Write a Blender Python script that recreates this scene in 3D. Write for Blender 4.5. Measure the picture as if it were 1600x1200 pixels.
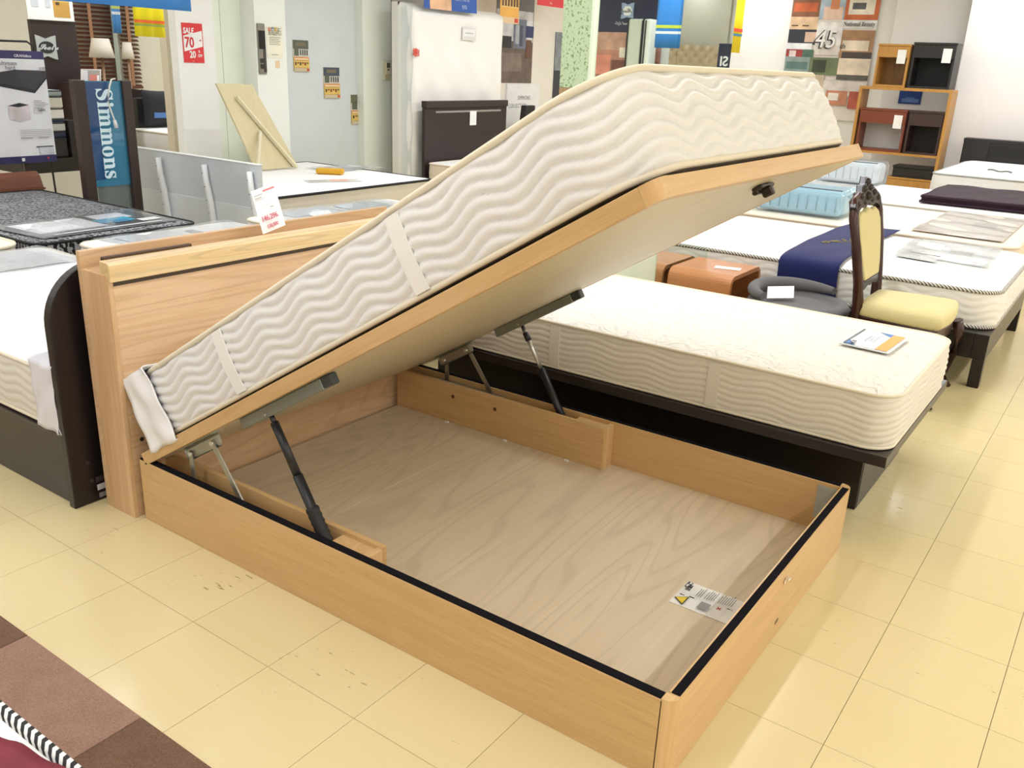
import bpy, bmesh, math, random
from mathutils import Vector, Matrix
random.seed(7)
for o in list(bpy.data.objects): bpy.data.objects.remove(o)
SC = bpy.context.scene
COL = SC.collection
PI = math.pi

# ------------------------------------------------------------------ camera
CAM_R = Matrix(((0.81552878, -0.22773692, 0.53202322), (0.57728954, 0.255617, -0.77549774), (0.04061529, 0.93957216, 0.33993316)))
CAM_P = Vector((2.61715, -1.56479, 1.56607))
FPX = 1386.6
cd = bpy.data.cameras.new('camera'); cd.sensor_width = 36; cd.lens = FPX / 1600 * 36; cd.clip_start = .05; cd.clip_end = 100
cam = bpy.data.objects.new('camera', cd); COL.objects.link(cam)
cam.matrix_world = Matrix.Translation(CAM_P) @ CAM_R.to_4x4()
SC.camera = cam

# ------------------------------------------------------------------ light
w = bpy.data.worlds.new('world'); SC.world = w; w.use_nodes = True
w.node_tree.nodes['Background'].inputs[0].default_value = (1, .98, .94, 1)
w.node_tree.nodes['Background'].inputs[1].default_value = .3
vs = SC.view_settings
vs.view_transform = 'Standard'; vs.look = 'None'; vs.gamma = 1; vs.use_curve_mapping = False
vs.exposure = 0.1
LIGHT_W = 25.0
CEIL = 2.9
LIGHT_ROWS = [(x, y) for x in (-5.7, -2.4, .9, 4.2, 7.4) for y in (-3.9, -1.5, .9, 3.3, 5.7, 8.1, 10.4)]

# ------------------------------------------------------------------ helpers
def at(u, v, x=None, y=None, z=None):
    r = CAM_R @ Vector(((u - 800) / FPX, -(v - 600) / FPX, -1))
    if x is not None: t = (x - CAM_P.x) / r.x
    elif y is not None: t = (y - CAM_P.y) / r.y
    else: t = (z - CAM_P.z) / r.z
    return CAM_P + r * t

def lin(h):
    h = h.lstrip('#'); out = []
    for i in (0, 2, 4):
        c = int(h[i:i + 2], 16) / 255
        out.append(c / 12.92 if c <= .04045 else ((c + .055) / 1.055) ** 2.4)
    return (*out, 1)

MATS = {}
def nodes(name):
    m = bpy.data.materials.new(name); m.use_nodes = True
    nt = m.node_tree; b = nt.nodes['Principled BSDF']
    return m, nt, b
def plain(hexc, rough=.6, metal=0, noise=0.04, spec=.5):
    """a painted / paper / fabric surface with a faint procedural mottling"""
    k = (hexc, rough, metal, noise, spec)
    if k in MATS: return MATS[k]
    m, nt, b = nodes('surface_' + hexc.strip('#'))
    c = lin(hexc)
    if noise:
        tc = nt.nodes.new('ShaderNodeTexCoord'); n = nt.nodes.new('ShaderNodeTexNoise')
        n.inputs['Scale'].default_value = 6; n.inputs['Detail'].default_value = 4
        r = nt.nodes.new('ShaderNodeValToRGB')
        r.color_ramp.elements[0].position = .3; r.color_ramp.elements[1].position = .7
        r.color_ramp.elements[0].color = tuple(v * (1 - noise) for v in c[:3]) + (1,)
        r.color_ramp.elements[1].color = tuple(min(1, v * (1 + noise)) for v in c[:3]) + (1,)
        nt.links.new(tc.outputs['Object'], n.inputs['Vector']); nt.links.new(n.outputs['Fac'], r.inputs['Fac'])
        nt.links.new(r.outputs['Color'], b.inputs['Base Color'])
    else:
        b.inputs['Base Color'].default_value = c
    b.inputs['Roughness'].default_value = rough; b.inputs['Metallic'].default_value = metal
    b.inputs['Specular IOR Level'].default_value = spec
    MATS[k] = m
    return m

def wood(name, dark, light, grain='x', scale=1.0, rough=.42, contrast=1.0, fine=True, lines=0):
    if name in MATS: return MATS[name]
    m, nt, b = nodes(name)
    N = nt.nodes.new; Lk = nt.links.new
    tc = N('ShaderNodeTexCoord'); mp = N('ShaderNodeMapping')
    s = {'x': (.55, 9, 9), 'y': (9, .55, 9), 'z': (9, 9, .55)}[grain]
    mp.inputs['Scale'].default_value = tuple(v * scale for v in s)
    n1 = N('ShaderNodeTexNoise'); n1.inputs['Scale'].default_value = 1.6; n1.inputs['Detail'].default_value = 5; n1.inputs['Distortion'].default_value = .6
    mp2 = N('ShaderNodeMapping'); mp2.inputs['Scale'].default_value = tuple(v * scale * (9 if v > 1 else 5) for v in s)
    n2 = N('ShaderNodeTexNoise'); n2.inputs['Scale'].default_value = 2.5; n2.inputs['Detail'].default_value = 3
    wv = N('ShaderNodeMath'); wv.operation = 'SINE'
    ml = N('ShaderNodeMath'); ml.operation = 'MULTIPLY'; ml.inputs[1].default_value = 26
    ad = N('ShaderNodeMath'); ad.operation = 'MULTIPLY_ADD'; ad.inputs[1].default_value = .16 * contrast; ad.inputs[2].default_value = 0
    mx = N('ShaderNodeMath'); mx.operation = 'ADD'
    m2 = N('ShaderNodeMath'); m2.operation = 'MULTIPLY_ADD'; m2.inputs[1].default_value = .45 if fine else .2; m2.inputs[2].default_value = .3
    rp = N('ShaderNodeValToRGB')
    rp.color_ramp.elements[0].position = .3; rp.color_ramp.elements[0].color = lin(dark)
    rp.color_ramp.elements[1].position = .72; rp.color_ramp.elements[1].color = lin(light)
    Lk(tc.outputs['Object'], mp.inputs['Vector']); Lk(tc.outputs['Object'], mp2.inputs['Vector'])
    Lk(mp.outputs[0], n1.inputs['Vector']); Lk(mp2.outputs[0], n2.inputs['Vector'])
    Lk(n1.outputs['Fac'], ml.inputs[0]); Lk(ml.outputs[0], wv.inputs[0]); Lk(wv.outputs[0], ad.inputs[0])
    Lk(n2.outputs['Fac'], m2.inputs[0]); Lk(ad.outputs[0], mx.inputs[0]); Lk(m2.outputs[0], mx.inputs[1])
    Lk(mx.outputs[0], rp.inputs['Fac'])
    if lines:      # thin cathedral grain lines
        mp3 = N('ShaderNodeMapping'); mp3.inputs['Scale'].default_value = tuple({True: 3.4, False: .42}[v > 1] * scale * 1.6 for v in s)
        n3 = N('ShaderNodeTexNoise'); n3.inputs['Scale'].default_value = 1.3; n3.inputs['Detail'].default_value = 1.2; n3.inputs['Distortion'].default_value = .25
        k1 = N('ShaderNodeMath'); k1.operation = 'MULTIPLY'; k1.inputs[1].default_value = 95
        k2 = N('ShaderNodeMath'); k2.operation = 'SINE'
        k3 = N('ShaderNodeMapRange'); k3.inputs['From Min'].default_value = .45; k3.inputs['From Max'].default_value = 1; k3.inputs['To Max'].default_value = lines
        mxc = N('ShaderNodeMix'); mxc.data_type = 'RGBA'; mxc.inputs['B'].default_value = tuple(v * .55 for v in lin(dark)[:3]) + (1,)
        Lk(tc.outputs['Object'], mp3.inputs['Vector']); Lk(mp3.outputs[0], n3.inputs['Vector']); Lk(n3.outputs['Fac'], k1.inputs[0]); Lk(k1.outputs[0], k2.inputs[0]); Lk(k2.outputs[0], k3.inputs['Value'])
        Lk(k3.outputs['Result'], mxc.inputs['Factor']); Lk(rp.outputs['Color'], mxc.inputs['A']); Lk(mxc.outputs['Result'], b.inputs['Base Color'])
    else: Lk(rp.outputs['Color'], b.inputs['Base Color'])
    b.inputs['Roughness'].default_value = rough
    bp = N('ShaderNodeBump'); bp.inputs['Strength'].default_value = .06; bp.inputs['Distance'].default_value = .002
    Lk(n2.outputs['Fac'], bp.inputs['Height']); Lk(bp.outputs[0], b.inputs['Normal'])
    MATS[name] = m
    return m

def fabric(name, hexc, bump_scale=220, strength=.25, rough=.9, big=0, sheen=.1):
    if name in MATS: return MATS[name]
    m, nt, b = nodes(name); N = nt.nodes.new; Lk = nt.links.new
    c = lin(hexc)
    tc = N('ShaderNodeTexCoord'); n = N('ShaderNodeTexNoise'); n.inputs['Scale'].default_value = bump_scale; n.inputs['Detail'].default_value = 3
    r = N('ShaderNodeValToRGB'); r.color_ramp.elements[0].color = tuple(v * .93 for v in c[:3]) + (1,); r.color_ramp.elements[1].color = tuple(min(1, v * 1.04) for v in c[:3]) + (1,)
    Lk(tc.outputs['Object'], n.inputs['Vector']); Lk(n.outputs['Fac'], r.inputs['Fac']); Lk(r.outputs['Color'], b.inputs['Base Color'])
    bp = N('ShaderNodeBump'); bp.inputs['Strength'].default_value = strength; bp.inputs['Distance'].default_value = .002
    Lk(n.outputs['Fac'], bp.inputs['Height'])
    if big:
        n2 = N('ShaderNodeTexNoise'); n2.inputs['Scale'].default_value = 13; n2.inputs['Detail'].default_value = 2.5; n2.inputs['Distortion'].default_value = 1.6
        Lk(tc.outputs['Object'], n2.inputs['Vector'])
        bp2 = N('ShaderNodeBump'); bp2.inputs['Strength'].default_value = min(1, big); bp2.inputs['Distance'].default_value = .012 * max(1, big)
        Lk(n2.outputs['Fac'], bp2.inputs['Height']); Lk(bp.outputs[0], bp2.inputs['Normal']); Lk(bp2.outputs[0], b.inputs['Normal'])
    else:
        Lk(bp.outputs[0], b.inputs['Normal'])
    b.inputs['Roughness'].default_value = rough; b.inputs['Sheen Weight'].default_value = sheen
    b.inputs['Specular IOR Level'].default_value = .2
    MATS[name] = m
    return m

def clear(name, hexc, opacity=.35, rough=.08, gloss=.5):
    """clear film / acrylic: tinted see-through with a glossy coat"""
    if name in MATS: return MATS[name]
    m = bpy.data.materials.new(name); m.use_nodes = True; nt = m.node_tree; nt.nodes.clear(); N = nt.nodes.new; Lk = nt.links.new
    out = N('ShaderNodeOutputMaterial'); tr = N('ShaderNodeBsdfTransparent'); tr.inputs[0].default_value = lin(hexc)
    df = N('ShaderNodeBsdfDiffuse'); df.inputs[0].default_value = lin(hexc)
    gl = N('ShaderNodeBsdfGlossy'); gl.inputs['Roughness'].default_value = rough
    fr = N('ShaderNodeLayerWeight'); fr.inputs['Blend'].default_value = .25
    fm = N('ShaderNodeMath'); fm.operation = 'MULTIPLY_ADD'; fm.inputs[1].default_value = .5; fm.inputs[2].default_value = .03; Lk(fr.outputs['Facing'], fm.inputs[0])
    tc = N('ShaderNodeTexCoord'); n = N('ShaderNodeTexNoise'); n.inputs['Scale'].default_value = 9; n.inputs['Detail'].default_value = 3
    bp = N('ShaderNodeBump'); bp.inputs['Strength'].default_value = gloss; bp.inputs['Distance'].default_value = .02
    Lk(tc.outputs['Object'], n.inputs['Vector']); Lk(n.outputs['Fac'], bp.inputs['Height']); Lk(bp.outputs[0], gl.inputs['Normal'])
    m1 = N('ShaderNodeMixShader'); m1.inputs[0].default_value = opacity; Lk(tr.outputs[0], m1.inputs[1]); Lk(df.outputs[0], m1.inputs[2])
    m2 = N('ShaderNodeMixShader'); Lk(fm.outputs[0], m2.inputs[0]); Lk(m1.outputs[0], m2.inputs[1]); Lk(gl.outputs[0], m2.inputs[2])
    Lk(m2.outputs[0], out.inputs[0])
    MATS[name] = m
    return m

class MB:
    """collects shapes, builds ONE mesh object"""
    def __init__(s): s.bm = bmesh.new(); s.mi = 0
    def face(s, pts, mi=0):
        f = s.bm.faces.new([s.bm.verts.new(p) for p in pts]); f.material_index = mi; return f
    def box(s, x0, x1, y0, y1, z0, z1, bev=0, seg=2, mi=0, M=None):
        b = bmesh.new(); bmesh.ops.create_cube(b, size=1)
        for v in b.verts: v.co = Vector(((x0 + x1) / 2 + v.co.x * (x1 - x0), (y0 + y1) / 2 + v.co.y * (y1 - y0), (z0 + z1) / 2 + v.co.z * (z1 - z0)))
        if bev: bmesh.ops.bevel(b, geom=list(b.edges), offset=bev, segments=seg, affect='EDGES', profile=.5)
        s.merge(b, M, mi); return s
    def merge(s, b, M=None, mi=0):
        mp = {}
        for v in b.verts: mp[v] = s.bm.verts.new(M @ v.co if M else v.co)
        for f in b.faces:
            try:
                g = s.bm.faces.new([mp[v] for v in f.verts]); g.material_index = mi; g.smooth = f.smooth
            except ValueError: pass
        b.free()
    def prism(s, pts, axis, a, b_, mi=0):
        """outline (2-D, in the two other axes) extruded along axis from a to b"""
        def P(p, t):
            return {'x': (t, p[0], p[1]), 'y': (p[0], t, p[1]), 'z': (p[0], p[1], t)}[axis]
        A = [s.bm.verts.new(P(p, a)) for p in pts]; B = [s.bm.verts.new(P(p, b_)) for p in pts]
        n = len(pts)
        for q in (A, B[::-1]):
            f = s.bm.faces.new(q); f.material_index = mi
        for i in range(n):
            f = s.bm.faces.new((A[i], B[i], B[(i + 1) % n], A[(i + 1) % n])); f.material_index = mi
        return s
    def tube(s, pts, r, seg=10, cap=True, closed=False, smooth=True, mi=0):
        pts = [Vector(p) for p in pts]; n = len(pts); rings = []
        rr = r if isinstance(r, (list, tuple)) else [r] * n
        up = Vector((0, 0, 1))
        for i, p in enumerate(pts):
            if closed: d = pts[(i + 1) % n] - pts[i - 1]
            else: d = pts[min(i + 1, n - 1)] - pts[max(i - 1, 0)]
            d.normalize()
            a = d.cross(up)
            if a.length < .05: a = d.cross(Vector((1, 0, 0)))
            a.normalize(); c = a.cross(d)
            rings.append([s.bm.verts.new(p + a * math.cos(t * 2 * PI / seg) * rr[i] + c * math.sin(t * 2 * PI / seg) * rr[i]) for t in range(seg)])
        for i in range(n if closed else n - 1):
            A, B = rings[i], rings[(i + 1) % n]
            for k in range(seg):
                f = s.bm.faces.new((A[k], A[(k + 1) % seg], B[(k + 1) % seg], B[k])); f.smooth = smooth; f.material_index = mi
        if cap and not closed:
            s.bm.faces.new(rings[0][::-1]).material_index = mi; s.bm.faces.new(rings[-1]).material_index = mi
        return s
    def lathe(s, prof, c=(0, 0, 0), seg=24, smooth=True, sx=1, sy=1, mi=0):
        rings = []
        for r, z in prof:
            rings.append([s.bm.verts.new((c[0] + sx * r * math.cos(2 * PI * k / seg), c[1] + sy * r * math.sin(2 * PI * k / seg), c[2] + z)) for k in range(seg)])
        for A, B in zip(rings, rings[1:]):
            for k in range(seg):
                f = s.bm.faces.new((A[k], A[(k + 1) % seg], B[(k + 1) % seg], B[k])); f.smooth = smooth; f.material_index = mi
        s.bm.faces.new(rings[0][::-1]).material_index = mi; s.bm.faces.new(rings[-1]).material_index = mi
        return s
    def grid(s, fn, nu, nv, mi=0, smooth=True, wrap=False):
        V = [[s.bm.verts.new(fn(i / nu, j / nv)) for j in range(nv + 1)] for i in range(nu + (0 if wrap else 1))]
        m = len(V)
        for i in range(nu):
            for j in range(nv):
                f = s.bm.faces.new((V[i][j], V[(i + 1) % m][j], V[(i + 1) % m][j + 1], V[i][j + 1])); f.smooth = smooth; f.material_index = mi
        return s
    def build(s, name, mats, parent=None, fixn=True):
        if fixn: bmesh.ops.recalc_face_normals(s.bm, faces=s.bm.faces[:])
        me = bpy.data.meshes.new(name); s.bm.to_mesh(me); s.bm.free()
        for m in (mats if isinstance(mats, (list, tuple)) else [mats]): me.materials.append(m)
        return link(name, me, parent)
def link(name, data, parent=None):
    o = bpy.data.objects.new(name, data); COL.objects.link(o)
    if parent is not None: o.parent = parent
    return o
def tag(o, label, cat, group=None, kind=None):
    o['label'] = label; o['category'] = cat
    if group: o['group'] = group
    if kind: o['kind'] = kind
    return o
def thing(name, label, cat, loc=(0, 0, 0), rot=(0, 0, 0), group=None):
    o = bpy.data.objects.new(name, None); COL.objects.link(o); o.empty_display_size = .1
    o.location = loc; o.rotation_euler = rot
    return tag(o, label, cat, group)
def struct(o): o['kind'] = 'structure'; return o

def smooth_mod(o, width=.004, seg=2):
    b = o.modifiers.new('bevel', 'BEVEL'); b.width = width; b.segments = seg; b.limit_method = 'ANGLE'; b.angle_limit = math.radians(40)
    return o

def lettering(name, txt, size, origin, R, U, mat, parent=None, bold=0.0, align='LEFT', shear=0, xs=1, space=1.0, depth=.0008):
    c = bpy.data.curves.new('t', 'FONT'); c.body = txt; c.size = size; c.align_x = align; c.offset = bold * size; c.shear = shear; c.extrude = depth; c.resolution_u = 3
    c.space_character = space
    t = bpy.data.objects.new('t', c); COL.objects.link(t)
    bpy.context.view_layer.update()
    me = bpy.data.meshes.new_from_object(t.evaluated_get(bpy.context.evaluated_depsgraph_get()))
    bpy.data.objects.remove(t); bpy.data.curves.remove(c)
    me.name = name; me.materials.clear(); me.materials.append(mat)
    R = Vector(R).normalized(); U = Vector(U).normalized(); Nn = R.cross(U); O = Vector(origin)
    for v in me.vertices: v.co = O + R * v.co.x * xs + U * v.co.y + Nn * v.co.z
    return link(name, me, parent)

def sheet(name, label, cat, o, R, U, w_, h_, base, rects=(), texts=(), group=None, th=.004, rough=.5, parent=None):
    """a flat printed thing (poster, flyer, card): backing + printed areas + lettering.
    rects: (u0, v0, u1, v1, hex) or (pts list, hex); texts: (string, u, v, size, hex[, dict])"""
    o = Vector(o); R = Vector(R).normalized(); U = Vector(U).normalized(); Nn = R.cross(U)
    if not rects and not texts:
        m = MB(); P = [o, o + R * w_, o + R * w_ + U * h_, o + U * h_]
        Q = [p - Nn * th for p in P]
        m.face(P); m.face(Q[::-1])
        for i in range(4): m.face((P[i], Q[i], Q[(i + 1) % 4], P[(i + 1) % 4]))
        ob = m.build(name, plain(base, rough), parent)
        return ob if parent else tag(ob, label, cat, group)
    t = parent
    if not parent: t = thing(name, label, cat, o, (0, 0, 0), group)
    base_o = Vector((0, 0, 0)) if not parent else o
    m = MB(); P = [base_o, base_o + R * w_, base_o + R * w_ + U * h_, base_o + U * h_]; Q = [p - Nn * th for p in P]
    m.face(P); m.face(Q[::-1])
    for i in range(4): m.face((P[i], Q[i], Q[(i + 1) % 4], P[(i + 1) % 4]))
    m.build('backing' if not parent else name, plain(base, rough), t)
    if rects:
        m = MB(); ml = []
        for i, rc in enumerate(rects):
            hx = rc[-1]; mt = plain(hx, rough, 0, .22 if w_ * h_ > .25 else .06)
            if mt not in ml: ml.append(mt)
            pts = [(rc[0], rc[1]), (rc[2], rc[1]), (rc[2], rc[3]), (rc[0], rc[3])] if len(rc) == 5 else rc[0]
            m.face([base_o + R * (p[0] * w_) + U * (p[1] * h_) + Nn * (.0012 + .0007 * i) for p in pts], ml.index(mt))
        m.build('printed_picture', ml, t, fixn=False)
    for tx in texts:
        kw = tx[5] if len(tx) > 5 else {}
        lettering('lettering', tx[0], tx[3] * h_, base_o + R * (tx[1] * w_) + U * (tx[2] * h_) + Nn * (.002 + .0007 * len(rects)), R, U, plain(tx[4], .6), t, **kw)
    return t

def rrect(L, W, r, step):
    """rounded rectangle 0..L x 0..W: list of (x, y, nx, ny, arclength)"""
    pts = []; s = 0
    segs = [((r, 0), (L - r, 0), (0, -1)), ((L, r), (L, W - r), (1, 0)), ((L - r, W), (r, W), (0, 1)), ((0, W - r), (0, r), (-1, 0))]
    cen = [(L - r, r), (L - r, W - r), (r, W - r), (r, r)]
    for k, (a, b, n) in enumerate(segs):
        d = math.hypot(b[0] - a[0], b[1] - a[1]); m = max(1, int(d / step))
        for i in range(m):
            t = i / m; pts.append((a[0] + (b[0] - a[0]) * t, a[1] + (b[1] - a[1]) * t, n[0], n[1], s + d * t))
        s += d
        m = max(4, int(r * PI / 2 / step)); a0 = -PI / 2 + k * PI / 2
        for i in range(m):
            t = a0 + PI / 2 * i / m
            pts.append((cen[k][0] + r * math.cos(t), cen[k][1] + r * math.sin(t), math.cos(t), math.sin(t), s + r * PI / 2 * i / m))
        s += r * PI / 2
    return pts, s

def mattress(label, loc, rot, L, W, h, side, top, pipe, r=.08, ch=6, lam=.16, amp=.012, depth=.006, step=.012, crown=.02, piper=.009, straps=(), group=None, bulge=.008, dark_pipe=None, bottom=None, name='mattress', strapmat=None):
    t = thing(name, label, 'mattress', loc, rot, group)
    pts, per = rrect(L, W, r, step); n = len(pts)
    lam = per / max(1, round(per / lam)); nv = max(6, ch * 6)
    m = MB(); V = []
    for (x, y, nx, ny, s) in pts:
        col = []
        for j in range(nv + 1):
            v = j / nv
            f = v * ch + amp / h * ch * math.sin(2 * PI * s / lam)
            d = depth * abs(math.sin(PI * f)) ** .5 if 0 < f < ch else 0
            d = d * min(1, v * 12, (1 - v) * 12) + bulge * math.sin(PI * v)
            col.append(m.bm.verts.new((x + nx * d, y + ny * d, v * h)))
        V.append(col)
    for i in range(n):
        A, B = V[i], V[(i + 1) % n]
        for j in range(nv):
            f = m.bm.faces.new((A[j], B[j], B[j + 1], A[j + 1])); f.smooth = True
    m.build('quilted_side', side, t)
    def cap(z0, sgn, cr, nm, mt):
        m = MB(); prev = None
        for tt in (0, .012, .03, .06, .11, .2, min(W, L) / 2 - .02):
            rr_ = max(r - tt, .012)
            a = RING(L - 2 * tt, W - 2 * tt, rr_)
            ring = [m.bm.verts.new((tt + q[0], tt + q[1], z0 + sgn * cr * (1 - math.exp(-tt / .05)))) for q in a]
            if prev:
                for i in range(len(ring)):
                    f = m.bm.faces.new((prev[i], prev[(i + 1) % len(ring)], ring[(i + 1) % len(ring)], ring[i])); f.smooth = True
            prev = ring
        m.bm.faces.new(prev).smooth = True
        m.build(nm, mt, t)
    cap(h, 1, crown, 'top_panel', top); cap(0, -1, .0, 'bottom_panel', bottom or side)
    for z in (h, 0):
        loop = [(x + nx * .004, y + ny * .004, z + (.0 if z else piper * .9)) for (x, y, nx, ny, s) in (pts if step <= .03 else pts)]
        m = MB(); m.tube(loop, piper, 8, closed=True); m.build('piping', pipe, t)
    for (sd, pos) in straps:
        m = MB()
        w2 = .024
        for k in range(8):
            z0, z1 = .012 + (h - .024) * k / 8, .012 + (h - .024) * (k + 1) / 8
            f = lambda z: depth + bulge * math.sin(PI * z / h) + .0025
            if sd == 'near': q = [(pos - w2, -f(z0), z0), (pos + w2, -f(z0), z0), (pos + w2, -f(z1), z1), (pos - w2, -f(z1), z1)]; e = (0, .004, 0)
            elif sd == 'foot': q = [(L + f(z0), pos - w2, z0), (L + f(z0), pos + w2, z0), (L + f(z1), pos + w2, z1), (L + f(z1), pos - w2, z1)]; e = (-.004, 0, 0)
            q2 = [tuple(a + b for a, b in zip(p, e)) for p in q]
            m.face(q); m.face(q2[::-1])
            for i in (1, 3): m.face((q[i], q2[i], q2[(i + 1) % 4], q[(i + 1) % 4]))
        m.build('side_strap', strapmat or pipe, t)
    return t
def RING(L, W, r, ns=12, nc=6):
    out = []
    cs = [((L - r, r), -PI / 2), ((L - r, W - r), 0), ((r, W - r), PI / 2), ((r, r), PI)]
    st = [(r, 0), (L, r), (L - r, W), (0, W - r)]; en = [(L - r, 0), (L, W - r), (r, W), (0, r)]
    for k in range(4):
        for i in range(ns): out.append((st[k][0] + (en[k][0] - st[k][0]) * i / ns, st[k][1] + (en[k][1] - st[k][1]) * i / ns))
        c, a0 = cs[k]
        for i in range(nc): out.append((c[0] + r * math.cos(a0 + PI / 2 * i / nc), c[1] + r * math.sin(a0 + PI / 2 * i / nc)))
    return out

def SERIF(t): return ''.join(chr(0x1D400 + ord(c) - 65) if 'A' <= c <= 'Z' else chr(0x1D41A + ord(c) - 97) if 'a' <= c <= 'z' else chr(0x1D7CE + ord(c) - 48) if c.isdigit() else c for c in t)
def SCRIPT(t): return ''.join(chr(0x1D4D0 + ord(c) - 65) if 'A' <= c <= 'Z' else chr(0x1D4EA + ord(c) - 97) if 'a' <= c <= 'z' else c for c in t)
# ------------------------------------------------------------------ the room
FLOOR_T, FLOOR_O, FLOOR_A = .32617, (.6439, -.2745), -.00477
def floor_mat():
    m, nt, b = nodes('vinyl_tile'); N = nt.nodes.new; Lk = nt.links.new
    tc = N('ShaderNodeTexCoord'); oi = N('ShaderNodeObjectInfo'); geo = N('ShaderNodeNewGeometry')
    n = N('ShaderNodeTexNoise'); n.inputs['Scale'].default_value = 1.1; n.inputs['Detail'].default_value = 8; n.inputs['Roughness'].default_value = .6
    Lk(geo.outputs['Position'], n.inputs['Vector'])
    mc = N('ShaderNodeMix'); mc.data_type = 'RGBA'; mc.inputs['A'].default_value = lin('#dac895'); mc.inputs['B'].default_value = lin('#e4d4a7')
    Lk(n.outputs['Fac'], mc.inputs['Factor'])
    hv = N('ShaderNodeHueSaturation'); ma = N('ShaderNodeMath'); ma.operation = 'MULTIPLY_ADD'; ma.inputs[1].default_value = .04; ma.inputs[2].default_value = .98
    Lk(oi.outputs['Random'], ma.inputs[0]); Lk(ma.outputs[0], hv.inputs['Value']); Lk(mc.outputs['Result'], hv.inputs['Color'])
    # scuffs: sparse short dark streaks
    mp = N('ShaderNodeMapping'); mp.inputs['Scale'].default_value = (7, 30, 1); mp.inputs['Rotation'].default_value = (0, 0, .5)
    n2 = N('ShaderNodeTexNoise'); n2.inputs['Scale'].default_value = 2.2; n2.inputs['Detail'].default_value = 3; n2.inputs['Roughness'].default_value = .7
    n4 = N('ShaderNodeTexNoise'); n4.inputs['Scale'].default_value = 2.7; n4.inputs['Detail'].default_value = 1
    Lk(geo.outputs['Position'], mp.inputs['Vector']); Lk(mp.outputs[0], n2.inputs['Vector']); Lk(geo.outputs['Position'], n4.inputs['Vector'])
    sm = N('ShaderNodeMath'); sm.operation = 'MULTIPLY_ADD'; sm.inputs[1].default_value = .55; Lk(n4.outputs['Fac'], sm.inputs[0]); Lk(n2.outputs['Fac'], sm.inputs[2])
    k = N('ShaderNodeMapRange'); k.interpolation_type = 'SMOOTHSTEP'; k.inputs['From Min'].default_value = 1.0; k.inputs['From Max'].default_value = 1.09; k.inputs['To Max'].default_value = .75
    Lk(sm.outputs[0], k.inputs['Value'])
    mx = N('ShaderNodeMix'); mx.data_type = 'RGBA'; mx.inputs['B'].default_value = lin('#6e6038')
    Lk(k.outputs['Result'], mx.inputs['Factor']); Lk(hv.outputs['Color'], mx.inputs['A']); Lk(mx.outputs['Result'], b.inputs['Base Color'])
    b.inputs['Roughness'].default_value = .19
    n5 = N('ShaderNodeTexNoise'); n5.inputs['Scale'].default_value = 7; n5.inputs['Detail'].default_value = 2; Lk(geo.outputs['Position'], n5.inputs['Vector'])
    bp = N('ShaderNodeBump'); bp.inputs['Strength'].default_value = .12; bp.inputs['Distance'].default_value = .004; Lk(n5.outputs['Fac'], bp.inputs['Height']); Lk(bp.outputs[0], b.inputs['Normal'])
    b.inputs['Specular IOR Level'].default_value = .5
    return m
FM = floor_mat()
RX0, RX1, RY0, RY1 = -7.6, 8.2, -5.2, 11.6
m = MB(); m.box(RX0 - .2, RX1 + .2, RY0 - .2, RY1 + .2, -.08, -.0028)
floor = struct(m.build('floor', plain('#94845a', .8)))
tm = MB(); g = .0008; q = FLOOR_T / 2 - g
tm.prism([(-q, -q), (q, -q), (q, q), (-q, q)], 'z', -.0028, 0)
tile0 = tm.build('floor_tile', FM, floor); tile_mesh = tile0.data; bpy.data.objects.remove(tile0)
ca, sa = math.cos(FLOOR_A), math.sin(FLOOR_A)
cands, rest = [], []
def proj(p):
    c = CAM_R.transposed() @ (Vector(p) - CAM_P)
    return (800 + FPX * c.x / -c.z, 600 - FPX * c.y / -c.z, -c.z)
for i in range(-28, 27):
    for j in range(-18, 40):
        x = FLOOR_O[0] + FLOOR_T * ((i + .5) * ca - (j + .5) * sa); y = FLOOR_O[1] + FLOOR_T * ((i + .5) * sa + (j + .5) * ca)
        if not (RX0 < x < RX1 and RY0 < y < RY1): continue
        if y < -.6 - FLOOR_T / 2 and x < 1.9: continue          # under the carpet
        u, v, d = proj((x, y, 0))
        hidden = (-.2 < x < 1.9 and .1 < y < 3.6) or (-2.3 < x < -.3 and y > .1) or x < -.9 or (x < 1.9 and y > 2.6)
        if d > 0 and -140 < u < 1740 and -60 < v < 1420 and not hidden: cands.append((d, x, y))
        else: rest.append((x, y))
cands.sort()
for d, x, y in cands[:290]:
    o = link('floor_tile', tile_mesh, floor); o.location = (x, y, 0); o.rotation_euler = (0, 0, FLOOR_A)
rest += [(x, y) for d, x, y in cands[290:]]
m = MB()
for x, y in rest:
    c, s_ = math.cos(FLOOR_A), math.sin(FLOOR_A)
    m.face([(x + a * c - b * s_, y + a * s_ + b * c, 0) for a, b in ((-q, -q), (q, -q), (q, q), (-q, q))])
far_tiles = m.build('floor_tile_field', FM, floor); far_tiles['kind'] = 'stuff'

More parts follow.
